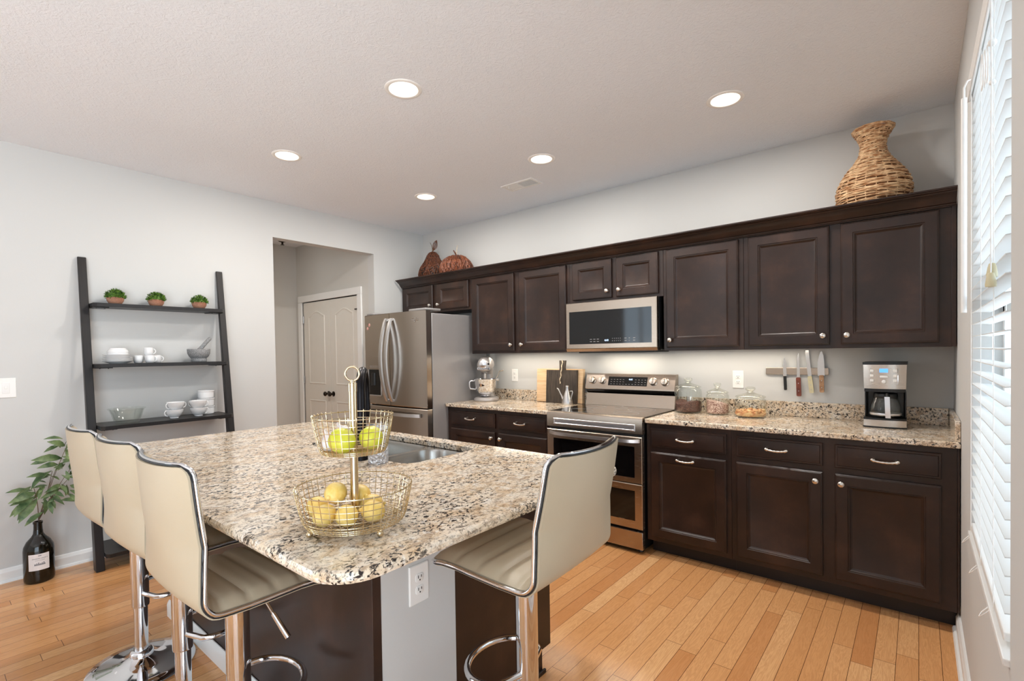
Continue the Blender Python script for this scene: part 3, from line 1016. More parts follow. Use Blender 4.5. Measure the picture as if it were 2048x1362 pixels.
# backguard
b = B().prism([(-.10, .921), (-.094, .921), (-.072, 1.018), (-.04, 1.018), (-.04, .921)], 'x', rx0 + .002, rx1 - .002)
obj('backguard_lower', b, 'steel_h', t, 20)
b = B().prism([(-.05, 1.0185), (-.06, 1.0185), (-.088, 1.036), (-.088, 1.05), (-.03, 1.05), (-.03, 1.0185)], 'x', rx0 + .004, rx1 - .004)
obj('vent_slot', b, 'black_gloss', t, 20)
PY0, PY1 = -.093, -.060          # sloping control face
b = B().prism([(-.093, 1.0505), (-.096, 1.056), (PY0 - .001, 1.072), (PY1, 1.176), (-.05, 1.180), (-.012, 1.180), (-.012, .92), (-.035, .92), (-.035, 1.0505)], 'x', rx0, rx1)
cp = obj('control_panel', b, 'steel_h', t, 20)
sl = (PY1 - PY0) / (1.176 - 1.072)
ang = math.atan(sl)
def on_face(z): return PY0 + (z - 1.072) * sl
b = B()
x0, x1, z0, z1 = -2.112, -1.776, 1.086, 1.157
b.prism([(on_face(z0) - .0015, z0), (on_face(z1) - .0015, z1), (on_face(z1) + .003, z1), (on_face(z0) + .003, z0)], 'x', x0, x1)
dsp = obj('display', b, 'black_gloss', cp)
tilt = Matrix.Rotation(-ang, 4, 'X') @ FRONT
b = B()
for i in range(12):
    for k in range(3):
        if 4 < i < 8 and k: continue
        xx = -2.09 + i * .0265; zz = 1.097 + k * .018
        b.box(xx, xx + .012, on_face(zz) - .0021, on_face(zz) - .0012, zz, zz + .003)
obj('panel_print', b, 'marks', dsp)
text('clock_digits', '4:41', .02, 'digits', dsp, (-1.915, on_face(1.136) - .0016, 1.136), tilt)
for kx in (-2.261, -2.169, -1.726, -1.633):
    kz = 1.122
    b = B().lathe([(.032, 0), (.032, .004), (.028, .006), (.027, .022), (.024, .026), (0, .027)], (0, 0, 0), 28, 'y')
    b.box(-.005, .005, -.036, -.02, -.025, .025, .003)
    b.move(Matrix.Translation((kx, on_face(kz), kz)) @ Matrix.Rotation(-ang, 4, 'X'))
    obj('knob', b, 'steel', cp)
# oven doors
d = obj('oven_door', frame4(B(), rx0 + .002, rx1 - .002, .474, .788, -2.262, -1.610, .512, .722, ry - .004, .038), 'steel_h', t, 20)
obj('door_glass', B().box(-2.263, -1.609, ry - .001, ry + .03, .511, .723), 'black_gloss', d)
b = B()
rings = []
for i in range(19):
    t_ = i / 18; x = rx0 + .03 + (rx1 - rx0 - .05) * t_
    bow = .048 * (1 - (2 * t_ - 1) ** 6)
    yy = ry - .005 - bow
    rings.append([(x, yy - .008, .752), (x, yy + .006, .750), (x, yy + .006, .774), (x, yy - .008, .773)])
b.loft(rings)
obj('handle', b, 'steel_light', d, 25)
d = obj('oven_door', frame4(B(), rx0 + .002, rx1 - .002, .166, .470, -2.262, -1.610, .222, .425, ry - .004, .038), 'steel_h', t, 20)
obj('door_glass', B().box(-2.263, -1.609, ry - .001, ry + .03, .221, .426), 'black_gloss', d)
obj('drawer', B().box(rx0 + .002, rx1 - .002, ry - .004, ry + .034, .032, .152, .004), 'steel_h', t)

# ------------------------------------------------------------------ island
IX0, IX1, IY0, IY1 = -3.352, -1.040, -3.238, -1.958
t = thing('kitchen_island', 'dark wooden island cabinet with a white end wall under the granite island top', 'kitchen island', (-2.3, -2.45, 0))
BX0, BX1 = -3.19, -1.38
obj('knee_wall', B().box(BX0, BX1, -2.886, -2.580, 0, .8835), 'wall', t)
b = B().box(BX0, BX1, -2.916, -2.8865, .0, .8835, .001, 1)
b.box(BX1 - .035, BX1 + .002, -2.9185, -2.887, .0, .8835, .001, 1)
obj('back_panel', b, 'espresso', t)
prof = [(0, 0), (.014, 0), (.014, .062), (.010, .072), (.004, .083), (0, .083)]
obj('baseboard', B().prism([(-2.9187 - d, z) for d, z in prof], 'x', BX0 - .01, BX1 + .002), 'white_trim', t)
b = B().prism([(-2.5795, .0), (-2.074, .0), (-2.074, .100), (-2.012, .100), (-2.012, .8835), (-2.5795, .8835)], 'x', BX1 - .02, BX1)
obj('end_panel', b, 'espresso', t, 20)
obj('end_shoe', B().box(BX1 + .0003, BX1 + .012, -2.579, -2.06, 0, .018, .004), 'toe', t)
b = B()
b.box(BX0, BX1 - .0205, -2.5795, -2.012, .1, .118); b.box(BX0, BX0 + .018, -2.5795, -2.012, .118, .8835); b.box(BX0, BX1 - .0205, -2.5795, -2.565, .118, .8835)
b.box(BX0, BX1 - .0205, -2.03, -2.012, .118, .13); b.box(BX0, BX1 - .0205, -2.019, -2.012, .118, .8835)
obj('cabinet_body', b, 'espresso', t)
obj('toe_kick', B().box(BX0, BX1 - .0205, -2.5, -2.075, 0, .0995), 'toe', t)
for i, (a, c) in enumerate(((-1.80, -1.395), (-2.24, -1.83), (-2.68, -2.27), (-3.15, -2.72))):
    d = obj('door', front_panel(B(), a, c, .130, .696, -2.0115, sgn=1), 'espresso', t)
    knob(d, a + .03 if i % 2 == 0 else c - .03, -1.9905, .648, sgn=1)
    obj('false_drawer', front_panel(B(), a, c, .729, .852, -2.0115, DRAWER_RINGS, sgn=1), 'espresso', t)
SX0, SX1, SY0, SY1 = -2.57, -1.755, -2.475, -2.045
t2 = obj('island_worktop', slab(B(), IX0, IX1, IY0, IY1, .8845, .9145, .108, .011, (SX0, SX1, SY0, SY1), .07), 'granite', loc=(-2.2, -2.6, .8845))
tag(t2, 'large granite island worktop with rounded corners and sink cutout', 'countertop', 'granite worktops')
# sink
t = thing('sink', 'stainless double-bowl undermount sink in the island', 'sink', (-2.16, -2.26, .70))
def bowl(b, x0, x1, y0, y1, depth, r):
    z = .8838
    R = [(0, z, r), (.004, z - .012, r), (.016, z - depth + .03, r), (.03, z - depth + .006, r * .9), (.055, z - depth, r * .7)]
    b.loft([[(x, y, zz) for x, y in rrect(x0 + i, x1 - i, y0 + i, y1 - i, r_, 8)] for i, zz, r_ in R], caps=(False, True))
b = B(); bowl(b, -2.562, -2.088, -2.468, -2.052, .20, .07)
obj('large_bowl', b, 'sink_steel', t)
b = B(); bowl(b, -2.060, -1.762, -2.44, -2.062, .16, .10)
obj('small_bowl', b, 'sink_steel', t)
# flange with two openings
b = B()
es = []
def loop2(pts, z):
    vs = [b.bm.verts.new((x, y, z)) for x, y in pts]
    return [b.bm.edges.new((vs[i], vs[(i + 1) % len(vs)])) for i in range(len(vs))]
for args in ((-2.60, -1.725, -2.505, -2.02, .08), (-2.562, -2.088, -2.468, -2.052, .07), (-2.060, -1.762, -2.44, -2.062, .10)):
    es += loop2(rrect(*args, 8), .8838)
bmesh.ops.triangle_fill(b.bm, use_beauty=True, edges=es)
obj('rim', b, 'sink_steel', t)
for cx, cy_, zz in ((-2.33, -2.26, .6845), (-1.91, -2.25, .7245)):
    obj('drain', B().lathe([(.045, 0), (.043, .003), (.03, .002), (0, .001)], (cx, cy_, zz), 24), 'chrome', t)
# faucet
fx, fy = -1.995, -2.53
t = thing('faucet', 'tall dark bronze pull-down gooseneck faucet behind the fruit stand', 'faucet', (fx, fy, .9147))
obj('base', B().lathe([(0, 0), (.031, 0), (.031, .008), (.027, .014), (.024, .05), (.022, .06)], (fx, fy, .9147), 28), 'black_metal', t)
dxf, dyf = -.74, .67
pts = [(fx, fy, .96), (fx, fy, 1.08), (fx, fy, 1.19)]
R_ = .090
for i in range(1, 15):
    a = PI * i / 14
    pts.append((fx + dxf * R_ * (1 - math.cos(a)), fy + dyf * R_ * (1 - math.cos(a)), 1.19 + .105 * math.sin(a)))
pts.append((fx + dxf * 2 * R_, fy + dyf * 2 * R_, 1.165))
rad = [.0215] * 3 + [.0205 - .004 * i / 14 for i in range(14)] + [.0165]
obj('spout', B().tube(pts, rad, 18), 'black_metal', t)
ex, ey = fx + dxf * 2 * R_, fy + dyf * 2 * R_
obj('spray_head', B().lathe([(.0, 0), (.017, 0), (.020, .006), (.0195, .05), (.017, .085), (.014, .095)], (ex, ey, 1.075), 20), 'black_metal', t)
hb = B().tube([(fx + .02, fy - .01, 1.0), (fx + .05, fy - .03, 1.005), (fx + .085, fy - .05, 1.03)], [.012, .008, .006], 10)
obj('lever', hb, 'black_metal', t)
# cut crystal tumbler
b = B()
b.lathe([(0, 0), (.040, 0), (.0415, .004), (.0425, .16), (.040, .16), (.0375, .012), (0, .010)], (-1.885, -2.523, .9147), 40)
tag(obj('crystal_tumbler', b, 'tumbler', loc=(-1.885, -2.523, .9147)), 'clear cut-crystal tumbler standing beside the sink', 'tumbler')

# ------------------------------------------------------------------ two-tier wire fruit stand
CX, CY = -1.297, -3.022
ZT = .9148
t = thing('fruit_stand', 'two-tier gold wire fruit basket stand on the island corner', 'fruit basket', (CX, CY, ZT))
def basket(name, prof, nv, nrings, rw):
    b = B()
    def at(s_):
        k = min(int(s_ * (len(prof) - 1)), len(prof) - 2); f_ = s_ * (len(prof) - 1) - k
        return prof[k][0] * (1 - f_) + prof[k + 1][0] * f_, prof[k][1] * (1 - f_) + prof[k + 1][1] * f_
    for i in range(nrings + 1):
        r, z = at(i / nrings)
        last = i == nrings
        n = 56
        b.tube([(CX + r * math.cos(2 * PI * j / n), CY + r * math.sin(2 * PI * j / n), z) for j in range(n)], rw * (1.7 if last else 1), 6, True)
    for j in range(nv):
        a = 2 * PI * j / nv + .02 * math.sin(j * 5)
        pts = [(CX + (at(s_ / 10)[0] + rw * .8) * math.cos(a), CY + (at(s_ / 10)[0] + rw * .8) * math.sin(a), at(s_ / 10)[1]) for s_ in range(11)]
        r, z = at(1)
        pts += [(CX + (r + .0015) * math.cos(a), CY + (r + .0015) * math.sin(a), z + .004), (CX + (r - .003) * math.cos(a), CY + (r - .003) * math.sin(a), z + .001)]
        b.tube(pts, rw, 5)
    # floor grid
    r0_, z0_ = at(0)
    k = 9
    for i in range(-k, k + 1):
        o_ = i / (k + .5) * r0_
        h = math.sqrt(max(0, r0_ ** 2 - o_ ** 2))
        b.cyl((CX + o_, CY - h, z0_), (CX + o_, CY + h, z0_), rw * .9, 5)
        b.cyl((CX - h, CY + o_, z0_ - rw), (CX + h, CY + o_, z0_ - rw), rw * .9, 5)
    return obj(name, b, 'gold', t, 60)
basket('lower_basket', [(.124, .931), (.132, .945), (.140, .98), (.1485, 1.022)], 44, 8, .0010)
basket('upper_basket', [(.081, 1.112), (.086, 1.122), (.095, 1.165), (.1025, 1.206)], 36, 7, .0010)
b = B().cyl((CX, CY, .929), (CX, CY, 1.292), .0105, 24)
obj('pole', b, 'gold', t)
b = B().lathe([(.0115, 1.270), (.0115, 1.291), (.006, 1.293), (.006, 1.300)], (CX, CY, 0), 20)
obj('pole_cap', b, 'gold', t)
ca, sa = math.cos(.6988), math.sin(.6988)
b = B().tube([(CX + .0185 * math.cos(a) * ca, CY + .0185 * math.cos(a) * sa, 1.3165 + .0185 * math.sin(a)) for a in [2 * PI * i / 40 for i in range(40)]], .0028, 10, True)
obj('ring_handle', b, 'gold', t)
def rel(r_, f_, z):  # right / forward offsets seen from the island corner
    return (CX + ca * r_ - sa * f_, CY + sa * r_ + ca * f_, z)
for r_, f_ in ((-.0875, -.0875), (.0875, -.0875), (-.0875, .0875), (.0875, .0875)):
    p = rel(r_, f_, 0)
    b = B().ball((p[0], p[1], ZT + .0085), .0085)
    b.cyl((p[0], p[1], ZT + .015), (p[0], p[1], .931), .003, 8)
    obj('foot', b, 'gold', t)
def fruit(name, cat, mat, p, r, sc_, label, group, rz=0, nub=False):
    b = B()
    b.ball((0, 0, 0), r, sc_, 28, 18)
    if nub: b.ball((r * sc_[0] * .97, 0, 0), r * .22, (1.3, 1, 1), 12, 8)
    for v in b.bm.verts: v.co *= 1 + .018 * math.sin(v.co.x * 190 + v.co.z * 140 + rz * 7)
    b.move(Matrix.Translation(p) @ Matrix.Rotation(rz, 4, 'Z') @ Matrix.Rotation(.3 * math.sin(rz * 3), 4, 'Y'))
    tag(obj(name, b, mat, loc=(p[0], p[1], p[2] - r * sc_[2])), label, cat, group)
zb = .9325 + .028
L = [(-.103, .012, zb, 'lemon at the far left of the lower basket'), (-.060, -.058, zb, 'front lemon in the lower basket, left of the other front one'), (-.002, -.062, zb, 'front lemon in the lower basket, nearest the pole foot'),
     (.056, -.030, zb, 'lemon at the right end of the pile in the lower basket'), (-.046, -.012, zb + .044, 'left one of the two lemons on top of the pile'), (.001, .046, zb + .022, 'right one of the two lemons on top of the pile'), (.036, .03, zb, 'half-hidden lemon behind the rightmost one in the lower basket')]
for i, (r_, f_, z, lb) in enumerate(L):
    fruit('lemon', 'lemon', 'lemon', rel(r_, f_, z), .0275, (1.12, 1, 1), lb, 'lemons in the lower basket', .7 + i * 1.1, True)
zu = 1.1135
fruit('lime', 'lime', 'lime', rel(-.017, -.042, zu + .033), .033, (1.05, 1, .98), 'yellow-green lime at the front of the upper basket', 'limes in the upper basket', .4)
fruit('lime', 'lime', 'lime', rel(.045, .005, zu + .032), .031, (1.08, 1, 1), 'yellow-green lime at the right of the upper basket', 'limes in the upper basket', 2.2)
def garlic(p, r, label):
    b = B().lathe([(0, -.85), (.5, -.8), (.95, -.4), (1, 0), (.8, .45), (.4, .8), (.2, 1.1), (.13, 1.45), (0, 1.48)], (0, 0, 0), 40, wob=lambda a, k: 1 + .05 * abs(math.cos(a * 4)) * (1 if 0 < k < 6 else 0))
    b.move(Matrix.Translation(p) @ Matrix.Rotation(.5, 4, 'X') @ Matrix.Scale(r, 4))
    tag(obj('garlic_bulb', b, 'garlic', loc=(p[0], p[1], p[2] - r * .8)), label, 'garlic', 'garlic in the upper basket')
garlic(rel(-.060, .0, zu + .024), .026, 'lower pinkish white garlic bulb at the left of the upper basket')
garlic(rel(-.042, .042, zu + .040), .023, 'garlic bulb further back and higher in the upper basket')

# ------------------------------------------------------------------ bar stools
def stool_parts():
    t = thing('bar_stool', 'cream swivel bar stool', 'bar stool', (0, 0, 0), 'cream bar stools')
    # side profile of the shell, seat underside at z = 0 (local y points to the front)
    path = [(.190, -.020), (.170, -.012), (.14, -.004), (.09, .0), (.0, .0), (-.06, .001), (-.115, .004)]
    for i in range(1, 9):
        a = PI / 2 * i / 8 * .93
        path.append((-.115 - .075 * math.sin(a), .004 + .075 * (1 - math.cos(a))))
    y0, z0 = path[-1]
    for i in range(1, 15):
        t_ = i / 14
        path.append((y0 - .038 * t_ - .004 * math.sin(PI * t_), z0 + (.405 - z0) * t_))
    P = [Vector((0, y, z)) for y, z in path]
    S = [0]
    for a, c in zip(P, P[1:]): S.append(S[-1] + (c - a).length)
    Lt = S[-1]
    def at(s_):
        s_ = max(0, min(Lt, s_))
        for i in range(len(S) - 1):
            if s_ <= S[i + 1]: break
        f_ = (s_ - S[i]) / (S[i + 1] - S[i])
        p = P[i].lerp(P[i + 1], f_)
        tg = (P[min(i + 2, len(P) - 1)] - P[max(i - 0, 0)]).normalized() if i + 2 < len(P) else (P[i + 1] - P[i]).normalized()
        tg0 = (P[i + 1] - P[max(i - 1, 0)]).normalized()
        tg = tg0.lerp(tg, f_).normalized()
        nrm = Vector((0, tg.z, -tg.y))    # towards the sitter
        return p, nrm
    def half(s_):
        return .210 - .018 * max(0, (s_ - .32) / (Lt - .32))
    def shell_pt(s_, u, d):
        p, nrm = at(s_)
        q = p + nrm * d
        # the back wraps forward slightly at its sides
        k = max(0, min(1, (s_ - .34) / .2)) * .040
        q = q + nrm * (k * (abs(u) ** 2.2))
        return (u * half(s_), q.y, q.z)
    ns, nu = 92, 14
    rc = .035
    def edge_u(s_):    # rounded corners at both ends of the shell
        e = 1.0
        for d in (s_, Lt - s_):
            if d < rc: e = min(e, 1 - (rc - math.sqrt(max(0, rc * rc - (rc - d) ** 2))) / half(s_))
        return e
    svals = [Lt * (.5 - .5 * math.cos(PI * i / ns)) * .25 + Lt * i / ns * .75 for i in range(ns + 1)]
    def sheet(d_out, d_in, inset, fn_in=None):
        b = B()
        G0, G1 = [], []
        for s_ in svals:
            s2 = inset + (Lt - 2 * inset) * s_ / Lt
            e = edge_u(s2) - inset / half(s2)
            r0_, r1_ = [], []
            for j in range(nu + 1):
                u = (j / nu * 2 - 1) * e
                r0_.append(shell_pt(s2, u, d_out))
                r1_.append(shell_pt(s2, u, d_in if fn_in is None else fn_in(s2, u / max(e, 1e-4))))
            G0.append(b._v(r0_)); G1.append(b._v(r1_))
        for G, fl in ((G0, 1), (G1, 0)):
            for a, c in zip(G, G[1:]):
                for j in range(nu): b.bm.faces.new((a[j], a[j + 1], c[j + 1], c[j]))
        for a0, a1, c0, c1 in ((G0[i], G1[i], G0[i + 1], G1[i + 1]) for i in range(len(G0) - 1)):
            b.bm.faces.new((a0[0], a1[0], c1[0], c0[0])); b.bm.faces.new((a0[-1], a1[-1], c1[-1], c0[-1]))
        for G0r, G1r in ((G0[0], G1[0]), (G0[-1], G1[-1])):
            for j in range(nu): b.bm.faces.new((G0r[j], G0r[j + 1], G1r[j + 1], G1r[j]))
        return b
    obj('shell', sheet(0, .012, .003), 'cream_leather', t, 50)
    def cushion(s_, u):
        ph = (s_ - .02) / .074
        fr = abs((ph % 1) - .5) * 2
        groove = 1 - max(0, fr - .60) / .40 * .42
        edge = (1 - min(1, abs(u)) ** 5) ** .5
        endf = min(1, min(s_, Lt - s_) / .03) ** .5
        return .0195 + .024 * groove * edge * endf
    obj('cushion', sheet(.0145, .03, .006, cushion), 'cream_leather', t, 50)
    def rimline(d):
        pts = []
        n = 60
        for i in range(n + 1):
            s_ = Lt * i / n; pts.append((s_, -edge_u(s_)))
        for i in range(n + 1):
            s_ = Lt * (1 - i / n); pts.append((s_, edge_u(s_)))
        e0 = edge_u(Lt)
        mid = [(Lt, -e0 + 2 * e0 * k / 8) for k in range(1, 8)]
        mid2 = [(0, e0 - 2 * e0 * k / 8) for k in range(1, 8)]
        pts = pts[:n + 1] + mid + pts[n + 1:] + mid2
        out = []
        for s_, u in pts: out.append(shell_pt(s_, u, d))
        cl = [out[0]]
        for p in out[1:]:
            if (Vector(p) - Vector(cl[-1])).length > .004: cl.append(p)
        if (Vector(cl[0]) - Vector(cl[-1])).length < .004: cl.pop()
        return cl
    obj('chrome_trim', B().tube(rimline(.0135), .0062, 8, True), 'chrome', t, 60)
    obj('piping', B().tube(rimline(.0068), .0032, 6, True), 'black_trim', t, 60)
    b = B().box(-.09, .09, -.10, .08, -.016, -.0005, .004)
    b.lathe([(.05, -.05), (.05, -.018), (.04, -.012)], (0, 0, 0), 24)
    obj('seat_plate', b, 'black_metal', t)
    H = .72
    obj('gas_lift_sleeve', B().lathe([(.0285, -.405), (.0325, -.405), (.0335, -.40), (.0335, -.02), (.0285, -.02)], (0, 0, 0), 32), 'chrome', t)
    b = B().tube([(.045, .02, -.02), (.10, .035, -.035), (.135, .045, -.075), (.185, .06, -.13)], [.0045, .0045, .0045, .0045], 10)
    b.tube([(.135, .045, -.075), (.188, .061, -.134)], [.0075, .009], 12)
    obj('height_lever', b, 'chrome', t)
    pts = [(.026, .004, -.345)]
    for i in range(29):
        a = -PI / 2 + .95 + (2 * PI - 1.9) * i / 28
        pts.append((.130 * math.cos(a), .086 + .100 * math.sin(a), -.345))
    pts.append((-.026, .004, -.345))
    obj('footrest', B().tube(pts, .0105, 12), 'chrome', t)
    lower = obj('column', B().cyl((0, 0, .03), (0, 0, .62), .0265, 32), 'chrome', t)
    ring = obj('column_ring', B().lathe([(.036, .045), (.044, .052), (.044, .068), (.036, .076), (.027, .077)], (0, 0, 0), 32), 'chrome', t)
    base = obj('base', B().lathe([(0, 0), (.200, 0), (.203, .004), (.200, .010), (.16, .016), (.11, .023), (.07, .034), (.045, .05), (.036, .058), (0, .058)], (0, 0, 0), 64), 'chrome', t, 60)
    return t
proto = stool_parts()
STOOLS = [(-2.800, -3.142, .030, 1.080, 'cream bar stool farthest from the camera in the row of three, beside the ladder shelf'),
          (-2.262, -3.142, .060, 1.090, 'cream bar stool in the middle of the row of three along the island'),
          (-1.735, -3.152, .020, 1.092, 'cream bar stool nearest the camera in the row of three along the island'),
          (-1.050, -2.606, 1.620, 1.165, 'cream bar stool alone at the short end of the island, facing away from the window')]
fixed = {'column', 'column_ring', 'base'}
for i, (x, y, th, zt, lb) in enumerate(STOOLS):
    s_ = proto if i == 0 else dup(proto, (x, y, 0), th, lb)
    s_.location = (x, y, 0); s_.rotation_euler = (0, 0, th); s_['label'] = lb
    for ch in s_.children:
        nm = ch.name.split('.')[0]
        ch.location = (0, 0, 0 if nm in fixed else zt - .405)
        if i == 3 and nm in ('shell', 'cushion', 'chrome_trim', 'piping'):      # this one leans back a little
            ch.rotation_euler = (.075, 0, 0); ch.scale = (1, 1, .90)

# ------------------------------------------------------------------ leaning ladder shelf
t = thing('ladder_shelf', 'black-brown leaning ladder shelf with four boards against the grey wall', 'shelf', (-4.3, -2.6, 0))
def rail_x(z): return -4.205 + (-4.452 + 4.205) * z / 2.055
for y0, y1 in ((-3.046, -3.000), (-2.194, -2.148)):
    b = B()
    d = .034
    b.prism([(rail_x(0) - .04, 0), (rail_x(0) + d, 0), (rail_x(2.05) + d - .028, 2.053), (rail_x(2.05) - .012, 2.053)], 'y', y0, y1)
    bmesh.ops.bevel(b.bm, geom=list(b.bm.edges), offset=.003, segments=1, affect='EDGES')
    obj('rail', b, 'shelf_black', t, 30)
SH = [(1.7385, -4.285), (1.334, -4.235), (.931, -4.165), (.112, -4.125)]
for z, xf in SH:
    pl = [(-4.462, -2.9985), (xf - .02, -2.9985), (xf, -2.980), (xf, -2.214), (xf - .02, -2.1955), (-4.462, -2.1955)]
    s_ = obj('shelf_board', B().prism(pl, 'z', z - .024, z), 'shelf_black', t, 20)
    b = B()
    for ya, yb_ in ((-2.995, -2.91), (-2.29, -2.2)):
        b.box(rail_x(z) - .02, xf - .03, ya, yb_, z - .030, z - .0245, .001)
        b.ball((xf - .05, ya + .02, z - .0305), .004, seg=8, rings=6); b.ball((xf - .05, yb_ - .02, z - .0305), .004, seg=8, rings=6)
    obj('bracket', b, 'black_plastic', s_)

def topiary(y, label, seed):
    rnd = random.Random(seed)
    x, z = -4.372, 1.7387
    t = thing('potted_boxwood', label, 'plant', (x, y, z), 'boxwood pots on the top shelf')
    obj('bowl_pot', B().lathe([(0, 0), (.028, 0), (.036, .006), (.047, .025), (.050, .045), (.0495, .05), (.045, .05), (.043, .043), (0, .04)], (x, y, z), 32), 'terracotta', t)
    b = B()
    b.ball((x, y, z + .05), .045, (1.12, 1.12, .9), 16, 10)
    for i in range(420):
        a = rnd.uniform(0, 2 * PI); ph = math.acos(rnd.uniform(-.12, 1))
        n = Vector((math.sin(ph) * math.cos(a), math.sin(ph) * math.sin(a), math.cos(ph)))
        c = Vector((x, y, z + .05)) + Vector((n.x * .052, n.y * .052, n.z * .048)) * rnd.uniform(.85, 1.0)
        d = (n + Vector((rnd.uniform(-.7, .7), rnd.uniform(-.7, .7), rnd.uniform(-.5, .7)))).normalized()
        b.leaf(c, c + d * rnd.uniform(.012, .02), rnd.uniform(.003, .0045), n.orthogonal(), .1, 3)
    obj('foliage', b, 'tuft', t, 0)
topiary(-2.864, 'round boxwood topiary in a terracotta bowl, left end of the top shelf', 1)
topiary(-2.626, 'round boxwood topiary in a terracotta bowl, middle of the top shelf', 2)
topiary(-2.346, 'round boxwood topiary in a terracotta bowl, right end of the top shelf', 3)
# second board: plates, bowls, cups, mortar
sz = 1.3345
for i in range(5):
    z = sz + .0003 + i * .0107
    b = B().lathe([(0, 0), (.048, 0), (.050, .003), (.062, .006), (.084, .0155), (.0855, .017), (.084, .0178), (.060, .0085), (0, .006)], (-4.338, -2.866, z), 40)
    lb = ['bottom plate', 'second plate from the bottom', 'middle plate', 'fourth plate from the bottom', 'top plate'][i] + ' of the white plate stack on the second shelf'
    tag(obj('plate', b, 'porcelain', loc=(-4.338, -2.866, z)), lb, 'plate', 'white plates on the second shelf')
for i in range(3):
    z = sz + .0003 + .0535 + i * .0115
    b = B().lathe([(.0585, .0), (.0600, .0005), (.0600, .003), (.056, .012), (.048, .022), (.044, .0275), (.042, .0285), (.040, .0275), (0, .026), (0, .0235), (.040, .0235), (.052, .012), (.0585, .0)], (-4.338, -2.866, z), 36, caps=(False, False))
    tag(obj('bowl', b, 'porcelain', loc=(-4.338, -2.866, z)), ['lowest', 'middle', 'uppermost'][i] + ' small white bowl on top of the plate stack', 'bowl', 'small white bowls on the plates')
def cup(name, x, y, z, ang, label, group, prof, hr, hz, hout, cat='cup'):
    t = thing(name, label, cat, (x, y, z), group)
    obj('cup_body', B().lathe(prof, (x, y, z), 32), 'porcelain', t)
    ca_, sa_ = math.cos(ang), math.sin(ang)
    pts = []
    for i in range(11):
        a = -PI / 2 * 1.05 + PI * 1.05 * i / 10
        rr_ = hr + hout * math.cos(a)
        pts.append((x + ca_ * rr_, y + sa_ * rr_, z + hz + hout * 1.05 * math.sin(a)))
    obj('handle', B().tube(pts, .0034, 8), 'porcelain', t)
    return t
EP = [(0, .0), (.022, 0), (.025, .002), (.0285, .02), (.029, .05), (.0275, .0535), (.026, .05), (.025, .008), (0, .006)]
g = 'white espresso cups on the second shelf'
cup('espresso_cup', -4.375, -2.743, sz + .0002, PI * .6, 'white espresso cup at the left of the cup pyramid, nearest the plates', g, EP, .025, .027, .017)
cup('espresso_cup', -4.335, -2.684, sz + .0002, PI * .35, 'front white espresso cup in the middle of the pyramid bottom row', g, EP, .025, .027, .017)
cup('espresso_cup', -4.375, -2.633, sz + .0002, PI * .42, 'white espresso cup at the right of the pyramid bottom row', g, EP, .025, .027, .017)
cup('espresso_cup', -4.358, -2.685, sz + .0545, PI * .42, 'white espresso cup on top of the cup pyramid', g, EP, .025, .027, .017)
mx_, my_ = -4.345, -2.367
b = B().lathe([(0, 0), (.050, 0), (.053, .004), (.052, .02), (.050, .026), (.064, .040), (.074, .062), (.077, .092), (.076, .096), (.066, .096), (.060, .07), (.045, .045), (0, .036)], (mx_, my_, sz + .0002), 40)
tag(obj('mortar', b, 'stone', loc=(mx_, my_, sz)), 'grey granite mortar at the right end of the second shelf', 'mortar')
b = B().tube([(mx_ - .01, my_ - .022, sz + .060), (mx_, my_ + .02, sz + .108), (mx_ + .003, my_ + .062, sz + .160), (mx_ + .004, my_ + .078, sz + .178), (mx_ + .004, my_ + .083, sz + .184)], [.017, .014, .0135, .013, .008], 18)
tag(obj('pestle', b, 'stone', loc=(mx_, my_, sz + .06)), 'grey granite pestle leaning out of the mortar', 'pestle')
# third board: glass bowl, tea cups, ramekins
sz = .9315
b = B().lathe([(0, 0), (.058, 0), (.066, .004), (.074, .02), (.098, .088), (.107, .094), (.107, .099), (.098, .100), (.092, .09), (.068, .022), (.055, .010), (0, .009)], (-4.285, -2.837, sz), 48)
tag(obj('mixing_bowl', b, 'bowl_glass', loc=(-4.285, -2.837, sz)), 'clear grey glass mixing bowl on the third shelf', 'bowl')
TP = [(0, .004), (.026, .0), (.028, .002), (.027, .007), (.044, .022), (.055, .046), (.058, .062), (.0565, .0625), (.052, .046), (.040, .024), (.022, .012), (0, .011)]
g = 'white tea cups on the third shelf'
for (x, y, z, a, lb) in ((-4.275, -2.560, sz + .0002, -PI * .42, 'lower white tea cup of the left pair on the third shelf'),
                         (-4.280, -2.549, sz + .0525, -PI * .42, 'upper white tea cup of the left pair on the third shelf'),
                         (-4.275, -2.402, sz + .0002, PI * .33, 'lower white tea cup of the right pair on the third shelf'),
                         (-4.278, -2.404, sz + .0525, PI * .33, 'upper white tea cup of the right pair on the third shelf')):
    tt = cup('tea_cup', x, y, z, a, lb, g, TP, .047, .04, .020)
    if 'upper' in lb:
        nn = [c for c in tt.children if c.name.startswith('handle')][0]
        h2 = nn.copy(); sc.collection.objects.link(h2); h2.parent = tt; h2.rotation_euler = (0, 0, PI * .93)
for i in range(3):
    z = sz + .0004 + i * .0605
    b = B().lathe([(0, .0), (.050, 0), (.053, .003), (.054, .012), (.0545, .050), (.0585, .0535), (.0585, .060), (.053, .060), (.050, .048), (.049, .008), (0, .006)], (-4.372, -2.317, z), 40)
    tag(obj('ramekin', b, 'porcelain', loc=(-4.372, -2.317, z)), ['bottom', 'middle', 'top'][i] + ' white ramekin of the stack behind the tea cups', 'ramekin', 'white ramekins on the third shelf')
